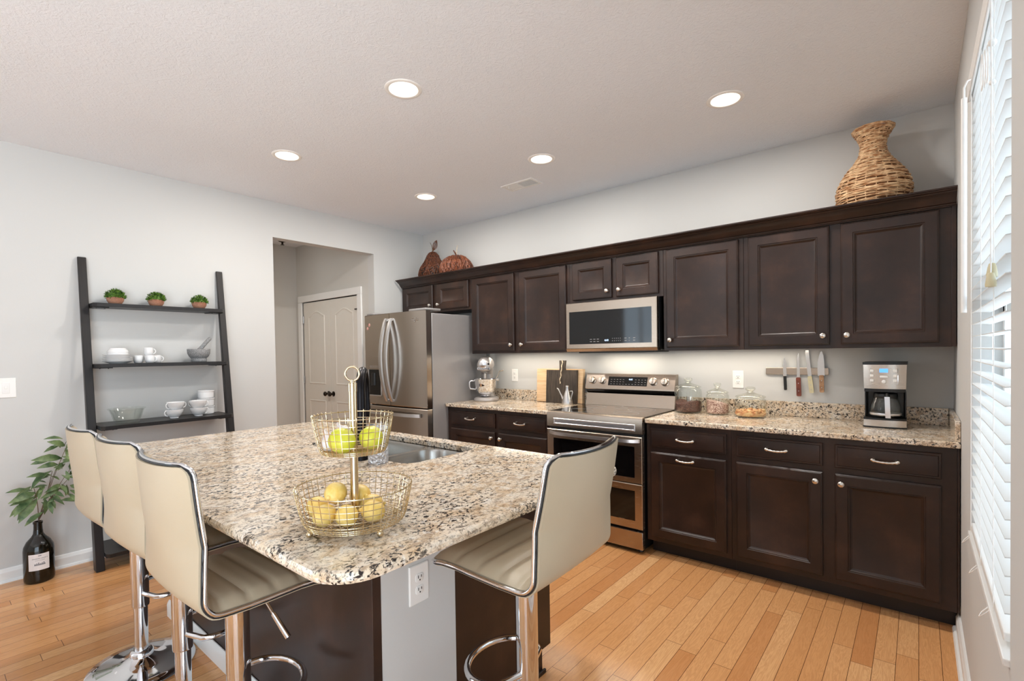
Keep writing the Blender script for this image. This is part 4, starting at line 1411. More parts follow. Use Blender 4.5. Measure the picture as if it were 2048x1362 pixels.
# lowest board: blue-rimmed glass dish
sz = .1122
for i in range(2):
    z = sz + i * .013
    b = B().lathe([(0, 0), (.06, 0), (.064, .003), (.098, .022), (.101, .026), (.099, .027), (.062, .008), (0, .006)], (-4.325, -2.805, z), 40)
    tag(obj('glass_dish', b, 'blue_glass', loc=(-4.325, -2.805, z)), ['lower', 'upper'][i] + ' pale blue glass dish on the lowest shelf', 'dish', 'glass dishes on the lowest shelf')

# ------------------------------------------------------------------ demijohn bottle with branch
bx, by = -4.338, -3.292
t = thing('wine_bottle', 'large dark wine bottle with white label on the floor by the wall', 'bottle', (bx, by, 0))
obj('glass_body', B().lathe([(0, .008), (.05, .003), (.066, 0), (.072, .006), (.0735, .02), (.0735, .195), (.070, .218), (.056, .248), (.034, .274), (.0245, .292), (.0215, .32), (.0205, .352), (.0235, .353), (.0235, .366), (.017, .366), (.016, .33), (.018, .30), (0, .29)], (bx, by, 0), 48), 'dark_bottle', t)
b = B()
a0, a1, r_, z0, z1 = -.80, .56, .0738, .083, .182
cols = [[(bx + r_ * math.cos(a0 + (a1 - a0) * i / 16), by + r_ * math.sin(a0 + (a1 - a0) * i / 16), z) for i in range(17)] for z in (z0, z1)]
b.loft(cols, closed=False, caps=(False, False))
lab = obj('paper_label', b, 'label_paper', t, 80)
b = B()
def label_bar(aa, ab, za, zb_):
    n = 6; rr_ = r_ + .0003
    b.loft([[(bx + rr_ * math.cos(aa + (ab - aa) * i / n), by + rr_ * math.sin(aa + (ab - aa) * i / n), z) for i in range(n + 1)] for z in (za, zb_)], closed=False, caps=(False, False))
rnd = random.Random(5)
label_bar(-.16, .04, .169, .174)
for i in range(13):
    a = -.55 + i * .078
    label_bar(a, a + rnd.uniform(.03, .055), .152, .157)
for i in range(9):
    a = -.35 + i * .07
    label_bar(a, a + rnd.uniform(.03, .05), .142, .145)
label_bar(-.42, .28, .113, .121)
for i in range(6): label_bar(-.4 + i * .11, -.33 + i * .11, .121, .124 + .003 * (i % 3))
obj('label_print', b, 'print_grey', lab, 0)
# branch: leaf base and tip positions, spread in depth around the bottle axis
LF = '820,62,580,45 850,185,620,98 765,160,565,235 860,190,930,80 870,250,960,130 840,220,820,320 860,240,900,330 785,372,410,350 715,460,445,462 800,440,680,530 840,470,740,560 760,470,910,410 850,370,1000,400 860,520,1000,470 930,480,1030,545 640,570,375,770 620,630,335,625 600,670,430,690 640,670,740,740 760,640,840,720 890,680,1010,560 960,620,1050,690 900,720,1060,720 990,740,1020,920 560,760,470,740 560,790,390,800 740,790,530,850 720,860,480,940 520,800,430,870 370,870,75,870 350,800,170,920 330,920,80,995 380,1000,170,1220 370,1010,110,1220 520,800,400,970 720,880,830,920 880,830,990,880 870,900,970,990 850,830,840,990 860,960,925,1060 740,1060,925,1075 590,980,760,1120 570,970,480,990 470,1060,540,1130 480,1200,265,1350 560,1040,590,1200 640,900,740,960 900,250,990,330'
# measured on the wall-parallel plane through the bottle: y (to the right) and z (up) from sheet units
def sheet(px, py): return (-3.434 + px * .000328 + py * .000004, .903 - py * .000387 - px * .00002)
rnd = random.Random(11)
t = thing('leafy_branch', 'green leafy branches standing in the dark wine bottle', 'plant', (bx, by, .30))
b = B()
for q in LF.split():
    x0, y0, x1, y1 = map(float, q.split(','))
    ya, za = sheet(x0, y0); yb_, zb_ = sheet(x1, y1)
    for rep in range(2):
        if rep and rnd.random() < .4: continue
        dx = rnd.uniform(-.03, .09) + .03 * rep
        j1, j2, j3, j4 = [rnd.uniform(-.03, .03) * rep for _ in range(4)]
        pa = Vector((bx + dx * .7, ya + j1, za + j2))
        pb = Vector((bx + dx + rnd.uniform(-.02, .05), yb_ + j3, zb_ + j4))
        pb = pa + (pb - pa) * 1.22
        if pb.x < bx - .10: pb.x = bx - .10
        L_ = (pb - pa).length
        b.leaf(pa, pb, L_ * rnd.uniform(.12, .17), Vector((rnd.uniform(.4, 1), rnd.uniform(-.4, .4), rnd.uniform(.2, .9))), .13)
obj('foliage', b, 'leaf', t, 60)
b = B()
for mid, end in (((600, 800), (860, 190)), ((560, 950), (640, 570)), ((430, 1010), (370, 800)), ((720, 800), (940, 520)), ((640, 950), (900, 690)), ((560, 1000), (720, 880)), ((600, 700), (790, 370))):
    m0 = sheet(515, 1280); m1 = sheet(*mid); m2 = sheet(*end)
    P = [(bx, by, .305), (bx, by + .004, .37)]
    for i in range(1, 8):
        s_ = i / 7
        yy = (1 - s_) ** 2 * (by + .004) + 2 * s_ * (1 - s_) * m1[0] + s_ * s_ * m2[0]
        zz = (1 - s_) ** 2 * .37 + 2 * s_ * (1 - s_) * m1[1] + s_ * s_ * m2[1]
        P.append((bx + .03 * s_, yy, zz))
    b.tube(P, [.0022] * 5 + [.0016] * 4, 6)
obj('stem', b, 'stem', t)

# ------------------------------------------------------------------ things on the left worktop
WT = .9145
# stand mixer
mx_, my_ = -3.325, -.235
t = thing('stand_mixer', 'silver bowl-lift stand mixer on the worktop beside the refrigerator', 'mixer', (mx_, my_, WT))
Z = Matrix.Translation((mx_, my_, WT)) @ Matrix.Rotation(.60, 4, 'Z')     # local -y = front
b = B()
b.loft([[(x, y, z) for x, y in rrect(-.115 + i, .115 - i, -.15 + i, .15 - i, .1 - i, 8)] for i, z in ((.004, 0), (0, .008), (.002, .022), (.014, .032), (.03, .038))])
obj('base', b.move(Z), 'mirror_mixer', t)
b = B()
b.loft([[(x, y + dy, z) for x, y in rrect(-wx, wx, -wy, wy, min(wx, wy) * .8, 8)] for wx, wy, dy, z in ((.075, .07, .06, .036), (.06, .05, .075, .07), (.05, .042, .085, .15), (.055, .05, .08, .25), (.06, .07, .06, .30))])
b.box(-.095, .095, .015, .05, .175, .2, .008)
for s_ in (-1, 1): b.box(s_ * .088 - .01, s_ * .088 + .01, -.05, .04, .178, .196, .006)
obj('column', b.move(Z), 'mirror_mixer', t)
b = B()
hp = []
for y, r, z0 in ((-.165, .01, .335), (-.163, .045, .335), (-.15, .062, .336), (-.11, .072, .340), (-.03, .077, .345), (.06, .072, .345), (.13, .058, .342), (.15, .03, .34), (.153, .008, .34)):
    hp.append([(r * 1.0 * math.cos(2 * PI * i / 32) * .98, y, z0 + r * 1.0 * math.sin(2 * PI * i / 32) * (1.0 if math.sin(2 * PI * i / 32) > 0 else .95)) for i in range(32)])
b.loft(hp)
hd = obj('motor_head', b.move(Z), 'mirror_mixer', t, 60)
b = B().lathe([(.034, 0), (.034, .006), (.028, .010), (0, .0105)], (0, 0, 0), 28, 'y')
b.move(Z @ Matrix.Translation((-.008, -.160, .350)))
hub = obj('hub_cap', b, 'steel_light', hd)
b = B().ball((.045, -.166, .352), .010, seg=12, rings=8)
obj('hub_knob', b.move(Z), 'black_plastic', hd)
b = B()
b.loft([[((.0755 + e) * math.cos(a) * .98, y, .341 + (.0755 + e) * math.sin(a) * .5 - .03) for a in [2 * PI * i / 36 for i in range(36)]] for y, e in ((-.105, -.004), (-.105, .0), (-.085, .002), (-.085, -.002))])
text('brand_lettering', 'KitchenAid', .022, 'black_plastic', hd, (0, 0, 0), Z @ Matrix.Translation((-.004, -.1655, .3085)) @ FRONT)
b.bm.free()
b = B()
b.box(-.062, .055, -.1648, -.155, .296, .321, .002)
obj('trim_band', b.move(Z), 'chrome', hd)
b = B().lathe([(.02, .285), (.022, .27), (.012, .262), (.012, .20)], (0, -.09, 0), 20)
obj('beater_shaft', b.move(Z), 'steel', t)
b = B().lathe([(.030, .040), (.045, .046), (.038, .05), (.06, .066), (.088, .10), (.104, .15), (.108, .205), (.1115, .208), (.108, .211), (.104, .205), (.10, .15), (.084, .104), (0, .07)], (0, -.06, 0), 48)
bw = obj('mixing_bowl', b.move(Z), 'chrome', t)
b = B().tube([(-.102, -.07, .19), (-.135, -.08, .192), (-.150, -.085, .18), (-.150, -.085, .14), (-.142, -.083, .118), (-.096, -.07, .112)], .007, 10, flat=1.0)
obj('bowl_handle', b.move(Z), 'steel_light', bw)
b = B().cyl((.098, -.03, .195), (.125, -.03, .20), .011, 14, .013)
obj('locking_pin', b.move(Z), 'chrome', t)
# lift handle on the right of the column
b = B().tube([(.075, .07, .19), (.105, .06, .235), (.122, .055, .275), (.16, .05, .283)], [.004, .004, .004, .006], 8)
obj('lift_lever', b.move(Z), 'steel', t)
# cutting boards leaning on the backsplash
def lean(y0, ang_): return Matrix.Translation((0, y0, WT)) @ Matrix.Rotation(-ang_, 4, 'X')
b = B().box(-2.846, -2.362, -.042, 0, .0008, .300, .004)
tag(obj('cutting_board', b.move(lean(-.040, .055)), 'maple', loc=(-2.6, -.06, WT)), 'thick pale maple cutting board leaning against the wall', 'cutting board', 'cutting boards')
t = thing('cutting_board', 'dark rectangular board with short handle and twine, leaning in front of the maple board', 'cutting board', (-2.565, -.1, WT), 'cutting boards')
pl = [(-2.725, .001), (-2.405, .001), (-2.405, .292), (-2.530, .292), (-2.532, .31), (-2.526, .376), (-2.590, .376), (-2.586, .31), (-2.588, .292), (-2.725, .292)]
b = B().loft([[(x, 0, z) for x, z in pl], [(x, -.018, z) for x, z in pl]])
b.bm.faces.ensure_lookup_table()
ml = lean(-.0855, .058)
obj('board', b.move(ml), 'dark_board', t, 20)
b = B()
pts = [(-2.556 + .004 * math.sin(i * 1.3) - .022 * max(0, i - 2) / 14, -.0225 - .003 * math.cos(i), .376 - i * .0128) for i in range(17)]
b.tube(pts, [.0045 + .0014 * math.sin(i * 2.1) for i in range(17)], 8)
obj('twine_strap', b.move(ml), 'twine', t)
# oil can
ox, oy = -2.452, -.175
t = thing('oil_can', 'small conical metal oil can with thin spout in front of the dark board', 'oil can', (ox, oy, WT))
obj('can_body', B().lathe([(0, 0), (.047, 0), (.049, .004), (.045, .03), (.022, .105), (.0145, .125), (.0135, .14), (.014, .150), (.0145, .157), (.010, .164), (0, .165)], (ox, oy, WT), 32), 'pewter', t)
obj('spout', B().tube([(ox - .036, oy - .004, WT + .04), (ox - .055, oy - .006, WT + .08), (ox - .083, oy - .008, WT + .13), (ox - .098, oy - .009, WT + .138)], [.010, .007, .005, .0045], 12), 'pewter', t)
obj('handle', B().tube([(ox + .022, oy, WT + .115), (ox + .050, oy, WT + .118), (ox + .054, oy, WT + .108), (ox + .040, oy, WT + .06), (ox + .036, oy, WT + .04)], .0042, 10), 'pewter', t)

# ------------------------------------------------------------------ glass jars
def jar(x, y, R, H, label, cat_fill, mat, fill, fill_label, wob, lid_h=.05):
    t = thing('glass_jar', label, 'jar', (x, y, WT), 'glass jars with lids')
    b = B().lathe([(0, .0), (R * .88, 0), (R * .96, .004), (R, .014), (R, H - .028), (R * .96, H - .012), (R * .86, H - .004), (R * .87, H), (R * .84, H), (R * .84, H - .006), (R * .94, H - .016), (R - .003, H - .03), (R - .003, .016), (R * .9, .008), (0, .007)], (x, y, WT), 48)
    obj('jar_body', b, 'glass', t)
    z = WT + H + .0005
    b = B().lathe([(0, 0), (R * .80, 0), (R * .93, .002), (R * .95, .006), (R * .93, .009), (R * .7, .018), (R * .38, .028), (R * .22, .036), (R * .17, .041), (R * .24, .046), (R * .31, .052), (R * .33, .060), (R * .29, .068), (R * .14, .071), (0, .071)], (x, y, z), 40)
    obj('lid', b, 'lid_glass', t)
    n = 40
    rf = R - .0045
    b = B()
    base = [(x + rf * .93 * math.cos(2 * PI * i / n), y + rf * .93 * math.sin(2 * PI * i / n), WT + .009) for i in range(n)]
    r1 = [(x + rf * math.cos(2 * PI * i / n), y + rf * math.sin(2 * PI * i / n), WT + .018) for i in range(n)]
    top = [(x + rf * math.cos(2 * PI * i / n), y + rf * math.sin(2 * PI * i / n), WT + fill + wob(2 * PI * i / n)) for i in range(n)]
    mid = [(x + rf * .5 * math.cos(2 * PI * i / n), y + rf * .5 * math.sin(2 * PI * i / n), WT + fill + wob(2 * PI * i / n) * .45 + .004) for i in range(n)]
    b.loft([base, r1, top, mid])
    return t, b
t, b = jar(-1.433, -.150, .093, .178, 'tall glass jar of ground coffee beside the range', None, 'coffee', .075, None, lambda a: .014 * math.cos(a * 2 + 1.0))
tag(obj('ground_coffee', b, 'coffee', loc=(-1.433, -.15, WT + .009)), 'dark brown ground coffee filling the jar beside the range', 'coffee', kind='stuff')
b = B().loft([[(-1.425 + .018 * math.cos(a), -.16 + .008 * math.sin(a), WT + z) for a in [2 * PI * i / 16 for i in range(16)]] for z in (.07, .115)])
tag(obj('coffee_scoop', b, 'steel', loc=(-1.425, -.16, WT + .07)), 'small metal scoop sticking out of the ground coffee', 'scoop')
t, b = jar(-1.229, -.155, .076, .147, 'narrow glass jar of speckled beans, middle of the three jars', None, 'beans', .086, None, lambda a: -.018 * math.cos(a - .3))
tag(obj('speckled_beans', b, 'beans', loc=(-1.229, -.155, WT + .009)), 'pink and brown speckled beans filling the middle jar', 'beans', kind='stuff')
t, b = jar(-1.010, -.185, .097, .128, 'low wide glass jar of snack mix, rightmost of the three jars', None, 'snack', .03, None, lambda a: .006 * math.sin(a * 3))
b2 = b
rnd = random.Random(3)
for i in range(90):
    a = rnd.uniform(0, 2 * PI); r_ = .082 * math.sqrt(rnd.random())
    p = (-1.010 + r_ * math.cos(a), -.185 + r_ * math.sin(a), WT + rnd.uniform(.028, .05))
    b2.ball(p, rnd.uniform(.007, .011), (rnd.uniform(.8, 1.3), rnd.uniform(.6, 1), rnd.uniform(.6, 1)), 8, 6, Matrix.Rotation(rnd.uniform(0, 3), 4, 'X'))
tag(obj('snack_mix', b2, 'snack', loc=(-1.01, -.185, WT + .009)), 'orange and cream snack pieces lying in the low wide jar', 'snack', kind='stuff')

# ------------------------------------------------------------------ coffee maker
c0, c1, cf = -.390, -.204, -.300
cxm = (c0 + c1) / 2
t = thing('coffee_maker', 'black and stainless drip coffee maker on the worktop near the window', 'coffee maker', (cxm, -.19, WT))
def bowed(b, x0, x1, yf, yb_, z0, z1, bow=.014, taper=0):
    ring = lambda z, s_: [(x0 - s_ + (x1 - x0 + 2 * s_) * i / 14, yf - bow * (1 - (2 * i / 14 - 1) ** 2), z) for i in range(15)] + [(x1 + s_, yb_, z), (x0 - s_, yb_, z)]
    b.loft([ring(z0, 0), ring(z1, taper)])
    return b
obj('back_tower', B().box(c0 + .004, c1 - .004, -.165, -.06, WT, WT + .35, .008), 'black_plastic', t)
obj('base_skirt', bowed(B(), c0 - .004, c1 + .004, cf - .002, -.165, WT, WT + .008), 'black_plastic', t)
obj('base_band', bowed(B(), c0 - .002, c1 + .002, cf, -.170, WT + .008, WT + .044), 'steel', t, 30)
obj('warming_plate', bowed(B(), c0 - .002, c1 + .002, cf + .002, -.168, WT + .0445, WT + .054), 'black_plastic', t)
br_ = obj('brew_head', bowed(B(), c0, c1, cf + .004, -.1645, WT + .218, WT + .352, taper=.003), 'steel', t, 30)
obj('lid', bowed(B(), c0 - .006, c1 + .006, cf + .002, -.07, WT + .3525, WT + .366), 'black_plastic', t)
obj('head_underside', bowed(B(), c0 + .002, c1 - .002, cf + .008, -.165, WT + .200, WT + .2175), 'black_plastic', t)
for xx in (c0 + .003, c1 - .003):
    obj('side_wall', B().box(min(xx, xx + .006) - .003, xx + .003, -.235, -.163, WT + .055, WT + .2, .002), 'black_plastic', t)
def yfr(x): return cf + .004 - .014 * (1 - (2 * (x - c0) / (c1 - c0) - 1) ** 2)
b = B().box(cxm - .022, cxm + .016, yfr(cxm) - .0015, yfr(cxm) + .004, WT + .309, WT + .330, .001)
lcd = obj('lcd', b, 'lcd_blue', br_)
for i, zz in enumerate((.318, .291, .264)):
    for dx in (-.056, .046):
        x = cxm + dx
        obj('button', B().box(x - .0085, x + .0085, yfr(x) - .003, yfr(x) + .004, WT + zz - .007, WT + zz + .007, .002), 'white_plastic', br_)
obj('button', B().box(cxm - .02, cxm + .016, yfr(cxm) - .003, yfr(cxm) + .004, WT + .279, WT + .291, .003), 'white_plastic', br_)
b = B().lathe([(.0105, 0), (.0105, .006), (.008, .009), (0, .0095)], (0, 0, 0), 20, 'y').move(Matrix.Translation((cxm - .002, yfr(cxm) + .001, WT + .258)))
obj('dial', b, 'white_plastic', br_)
b = B()
x0, x1, z0, z1 = c0 + .032, c1 - .034, WT + .238, WT + .338
P = [(x, yfr(x) - .0008, z) for x, z in [(x1 - .008, z1), (x1, z1 - .008), (x1, z0 + .01), (x1 - .01, z0)]]
b.tube(P, .0016, 6)
P = [(x, yfr(x) - .0008, z) for x, z in [(x0, z1), (x0, z0 + .012), (x0 + .012, z0), (cxm - .02, z0)]]
b.tube(P, .0012, 6)
obj('panel_outline', b, 'chrome', br_)
# carafe (lifts out: a thing of its own)
kx, ky = cxm + .002, -.236
t = thing('glass_carafe', 'glass coffee carafe with steel-faced handle inside the coffee maker', 'carafe', (kx, ky, WT + .0545))
zc = WT + .0545
obj('glass_body', B().lathe([(0, 0), (.066, 0), (.071, .006), (.073, .03), (.070, .07), (.058, .105), (.050, .118), (.052, .126), (.050, .126), (.048, .118), (.067, .07), (.070, .03), (.067, .008), (0, .005)], (kx, ky, zc), 40), 'glass', t)
obj('steel_band', B().lathe([(.0735, .014), (.0742, .016), (.0742, .024), (.0735, .026)], (kx, ky, zc), 40), 'steel_light', t)
obj('collar', B().lathe([(.0535, .108), (.0545, .112), (.0545, .128), (.051, .136), (.02, .140), (0, .140)], (kx, ky, zc), 32), 'black_plastic', t)
b = B().tube([(kx + .008, ky - .052, zc + .13), (kx + .010, ky - .080, zc + .128), (kx + .012, ky - .094, zc + .11), (kx + .014, ky - .098, zc + .06), (kx + .015, ky - .096, zc + .012)], [.011, .0115, .0115, .0115, .011], 12)
hnd = obj('handle', b, 'black_plastic', t)
b = B().loft([[(kx + .000 + dx, y, z), (kx + .023 + dx, y, z), (kx + .023 + dx, y + .004, z), (kx + .000 + dx, y + .004, z)] for dx, y, z in ((-.001, ky - .105, zc + .122), (.001, ky - .1105, zc + .08), (.002, ky - .1115, zc + .04), (.004, ky - .1105, zc + .006))])
obj('handle_face', b, 'steel_light', hnd, 30)

# ------------------------------------------------------------------ knife strip and knives
tag(obj('knife_strip', B().box(-.951, -.591, -.0175, -.0005, 1.191, 1.2375, .002), 'steel_h', loc=(-.77, -.01, 1.19)), 'stainless magnetic knife strip on the wall beside the coffee maker', 'knife rack')
def knife(x, label, blade, zt, zb, handle_mat, hl, hw, rivets, tilt_=0, guard=None):
    """blade points up; blade outline given as (half-width left, half-width right, fraction of length)"""
    zj = zb + hl
    t = thing('kitchen_knife', label, 'knife', (x, -.02, zb), 'knives on the magnetic strip')
    R_ = Matrix.Translation((x, -.0195, zj)) @ Matrix.Rotation(tilt_, 4, 'Y') @ Matrix.Translation((-x, 0, -zj))
    Lb = zt - zj
    pts = [(x - l_, zj + Lb * f_) for l_, r_, f_ in blade] + [(x + r_, zj + Lb * f_) for l_, r_, f_ in reversed(blade)]
    b = B().loft([[(px, .0006, pz) for px, pz in pts], [(px, -.0012, pz) for px, pz in pts]])
    obj('blade', b.move(R_), 'knife_steel', t, 20)
    hp_ = rrect(x - hw, x + hw, zb, zj + .004, hw * .6, 5)
    b = B().loft([[(px, d, pz) for px, pz in hp_] for d in (.0008, .0, -.010, -.012)])
    h = obj('handle', b.move(R_), handle_mat, t, 30)
    for k in range(rivets):
        zz = zb + hl * (k + .7) / (rivets + .4)
        obj('rivet', B().lathe([(.0032, 0), (.0028, .001), (0, .0012)], (0, 0, 0), 12, 'y').move(R_ @ Matrix.Translation((x, -.0121, zz))), 'hinge_steel', h)
    if guard: obj('bolster', B().box(x - hw - .001, x + hw + .001, -.0125, .0006, zj - .001, zj + .010, .001).move(R_), 'knife_steel', t)
knife(-.835, 'small paring knife with black handle, first on the strip', [(.009, .010, 0), (.010, .010, .35), (.006, .009, .75), (-.001, .002, 1)], 1.307, 1.088, 'black_plastic', .094, .0085, 0, -.04, True)
knife(-.757, 'boning knife with reddish brown handle, second on the strip', [(.010, .009, 0), (.007, .009, .4), (.006, .008, .8), (-.004, .006, 1)], 1.332, 1.050, 'rosewood', .120, .0135, 2, -.03)
knife(-.692, 'long bread knife with cream riveted handle, third on the strip', [(.012, .010, 0), (.012, .010, .4), (.011, .010, .9), (.008, .010, 1)], 1.353, 1.074, 'cream_handle', .106, .0125, 3, -.10)
knife(-.628, 'wide chef knife with worn wooden handle, last on the strip', [(.021, .017, 0), (.022, .017, .25), (.020, .016, .55), (.012, .013, .82), (.002, .006, 1)], 1.343, 1.080, 'pale_wood', .107, .0125, 2, -.02)

# ------------------------------------------------------------------ outlets and switch
def plate_on(label, mat4, w_=.071, h_=.115, switch=False, cat='outlet'):
    t = thing('wall_outlet' if not switch else 'light_switch', label, cat if not switch else 'light switch', mat4.translation, None)
    b = B()
    b.loft([[(x, -d, z) for x, z in rrect(-w_ / 2 + i, w_ / 2 - i, -h_ / 2 + i, h_ / 2 - i, .003, 4)] for i, d in ((0, .0003), (0, .003), (.003, .0058))])
    obj('cover_plate', b.move(mat4), 'white_plastic', t, 30)
    if switch:
        obj('rocker_frame', B().box(-.017, .017, -.0075, -.0055, -.034, .034, .001).move(mat4), 'white_plastic', t)
        obj('rocker', B().prism([(-.0078, -.032), (-.0105, 0), (-.0085, .032), (-.0060, .032), (-.0060, -.032)], 'x', -.0155, .0155).move(mat4), 'white_trim', t, 20)
        obj('slider', B().box(-.007, .007, -.0125, -.0085, -.004, .012, .001).move(mat4), 'white_plastic', t)
        return t
    for s_ in (-1, 1):
        zc_ = s_ * .0195
        b = B().loft([[(x, -d, zc_ + z) for x, z in rrect(-.0165 + i, .0165 - i, -.014 + i, .014 - i, .009, 6)] for i, d in ((0, .0055), (0, .0072), (.001, .0078))])
        f = obj('receptacle', b.move(mat4), 'white_plastic', t, 30)
        b = B()
        b.box(-.0075, -.0050, -.0084, -.0074, zc_ - .001, zc_ + .0085); b.box(.0050, .0075, -.0084, -.0074, zc_ + .0005, zc_ + .0080)
        b.lathe([(.0026, 0), (.0026, .001), (0, .001)], (0, -.0074, zc_ - .0068), 12, 'y')
        obj('slots', b.move(mat4), 'slot_dark', f, 0)
    return t
plate_on('white double outlet on the wall above the glass jars', Matrix.Translation((-1.132, 0, 1.151)), .074, .124)
plate_on('white outlet on the wall between the stand mixer and cutting boards', Matrix.Translation((-3.160, 0, 1.147)), .074, .12)
plate_on('white double outlet on the white end of the island', Matrix.Translation((BX1, -2.742, .633)) @ Matrix.Rotation(PI / 2, 4, 'Z'), .080, .126)
plate_on('white dimmer switch on the grey wall near the ladder shelf', Matrix.Translation((XL, -3.402, 1.197)) @ Matrix.Rotation(PI / 2, 4, 'Z'), .094, .122, True)

# ------------------------------------------------------------------ ceiling vent, hall sprinkler
t = thing('ceiling_vent', 'white rectangular air vent in the ceiling above the cabinets', 'vent', (-2.594, -.585, ZC))
vx0, vx1, vy0, vy1 = -2.752, -2.442, -.662, -.508
obj('frame', frame4(B(), vx0, vx1, vy0, vy1, vx0 + .022, vx1 - .022, vy0 + .022, vy1 - .022, 0, .006, .002).move(Matrix.Translation((0, 0, ZC - .0065)) @ Matrix(((1, 0, 0, 0), (0, 0, 1, 0), (0, 1, 0, 0), (0, 0, 0, 1)))), 'white_trim', t, 20)
b = B()
for i in range(16):
    x = vx0 + .155 + i * .0088
    b.box(x, x + .003, vy0 + .023, vy1 - .023, ZC - .006, ZC - .0005)
obj('louvers', b, 'white_trim', t, 0)
b = B().box(vx0 + .023, vx0 + .150, vy0 + .023, vy1 - .023, ZC - .005, ZC - .001, .001)
obj('damper_plate', b, 'white_trim', t)
obj('backing', B().box(vx0 + .151, vx1 - .023, vy0 + .023, vy1 - .023, ZC - .0012, ZC - .0002), 'slot_dark', t)
obj('damper_lever', B().box(vx0 + .055, vx0 + .061, vy0 + .03, vy0 + .036, ZC - .022, ZC - .005, .001), 'white_trim', t)
t = thing('sprinkler_head', 'small metal sprinkler head on the hall ceiling seen through the doorway', 'sprinkler', (-5.86, -.95, ZC))
b = B().lathe([(.045, 0), (.04, -.008), (.02, -.014), (.012, -.016), (.010, -.04), (.022, -.044), (.022, -.047), (0, -.047)], (-5.86, -.95, ZC - .0003), 24)
obj('sprinkler_body', b, 'bronze', t)

# ------------------------------------------------------------------ decor on the cabinets
# wicker vase
vx, vy, vz = -.352, -.190, UZ1 + .0008
t = thing('wicker_vase', 'woven wicker vase with flared neck on top of the cabinets by the window', 'vase', (vx, vy, vz))
VP = [(.130, 0), (.153, .04), (.172, .10), (.177, .15), (.168, .20), (.145, .25), (.112, .295), (.083, .335), (.065, .37), (.058, .405), (.060, .435), (.072, .465), (.090, .495), (.099, .512)]
def vprof(s_):
    k = min(int(s_ * (len(VP) - 1)), len(VP) - 2); f_ = s_ * (len(VP) - 1) - k
    return VP[k][0] * (1 - f_) + VP[k + 1][0] * f_, VP[k][1] * (1 - f_) + VP[k + 1][1] * f_
rnd = random.Random(21)
b = B()
NS = 22
for k in range(84):
    s_ = k / 83
    n = 66
    ph = k % 2
    ampv = rnd.uniform(.003, .005)
    tz = rnd.uniform(-.004, .004); a_off = rnd.uniform(0, 6)
    pts = []
    for i in range(n):
        a = 2 * PI * i / n
        r, z = vprof(max(0, min(1, s_ + .006 * math.sin(a * 2 + a_off))))
        r += ampv * math.sin(a * NS / 2 + ph * PI) * (.4 + r * 3.4)
        pts.append((vx + r * math.cos(a), vy + r * math.sin(a), vz + max(z + tz * math.sin(a * 3 + a_off), .0) + .004))
    b.tube(pts, rnd.uniform(.0032, .0048), 5, True)
obj('woven_body', b, 'wicker', t, 60)
b = B()
for j in range(NS):
    a = 2 * PI * j / NS
    b.tube([(vx + (vprof(q / 16)[0] - .001) * math.cos(a), vy + (vprof(q / 16)[0] - .001) * math.sin(a), vz + .003 + vprof(q / 16)[1]) for q in range(17)], .0028, 5)
obj('stakes', b, 'wicker', t, 60)
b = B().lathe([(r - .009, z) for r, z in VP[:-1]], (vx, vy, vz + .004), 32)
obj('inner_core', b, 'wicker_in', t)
# grapevine pear and pumpkin
def vine_ball(b, c, prof_r, zlo, zhi, count, rw, rnd, sx=1, sy=1, tiltmax=1.2):
    for k in range(count):
        a = rnd.uniform(0, 2 * PI); z = rnd.uniform(zlo, zhi)
        da = rnd.uniform(.05, .16) * rnd.choice((-1, 1)); dz_ = rnd.uniform(-1, 1) * (zhi - zlo) * .11
        pts = []
        for i in range(16):
            z = max(zlo, min(zhi, z)); r = prof_r(z) + rnd.uniform(-.006, .004)
            pts.append((c[0] + r * math.cos(a) * sx, c[1] + r * math.sin(a) * sy, c[2] + z))
            a += da; z += dz_
            if z <= zlo or z >= zhi: dz_ = -dz_
        b.tube(pts, rnd.uniform(rw * .7, rw * 1.2), 4)
rnd = random.Random(4)
px, py_, pz = -4.105, -.185, UZ1 + .0008
t = thing('vine_pear', 'dark grapevine pear with a wire leaf on top of the cabinets', 'ornament', (px, py_, pz), 'grapevine ornaments')
PR = [(0, .09), (.04, .132), (.10, .155), (.16, .142), (.22, .105), (.27, .074), (.31, .060), (.335, .035), (.345, .01)]
def interp(T, z):
    for (a, ra), (c, rc_) in zip(T, T[1:]):
        if z <= c: return ra + (rc_ - ra) * (z - a) / (c - a)
    return T[-1][1]
b = B(); vine_ball(b, (px, py_, pz + .005), lambda z: interp(PR, z), 0, .345, 170, .0036, rnd)
obj('vine_body', b, 'vine_dark', t, 60)
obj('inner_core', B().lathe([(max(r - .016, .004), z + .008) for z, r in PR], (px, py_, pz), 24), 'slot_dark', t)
b = B().tube([(px, py_, pz + .345), (px - .006, py_, pz + .39), (px - .02, py_ - .004, pz + .43), (px - .034, py_ - .006, pz + .455)], [.006, .004, .0028, .0022], 8)
obj('stem', b, 'stem', t)
b = B()
lx = Vector((.062, -.01, .085)); l0 = Vector((px, py_, pz + .352)); sd = Vector((.045, 0, -.033))
for off in (-1, -.5, 0, .5, 1):
    b.tube([l0 + lx * s_ * 1.25 + sd * off * math.sin(PI * min(1, max(0, (s_ - .12) / .88))) * .62 for s_ in [i / 12 for i in range(13)]], .003, 5)
for i in range(7):
    s_ = .25 + i * .1; h = math.sin(PI * (s_ - .12) / .88) * .62
    b.tube([l0 + lx * s_ * 1.25 - sd * h, l0 + lx * (s_ + .06) * 1.25 + sd * h * .8], .0024, 5)
obj('wire_leaf', b, 'vine_dark', t, 60)
px, py_ = -3.752, -.185
t = thing('vine_pumpkin', 'reddish grapevine pumpkin beside the vine pear on the cabinets', 'ornament', (px, py_, pz), 'grapevine ornaments')
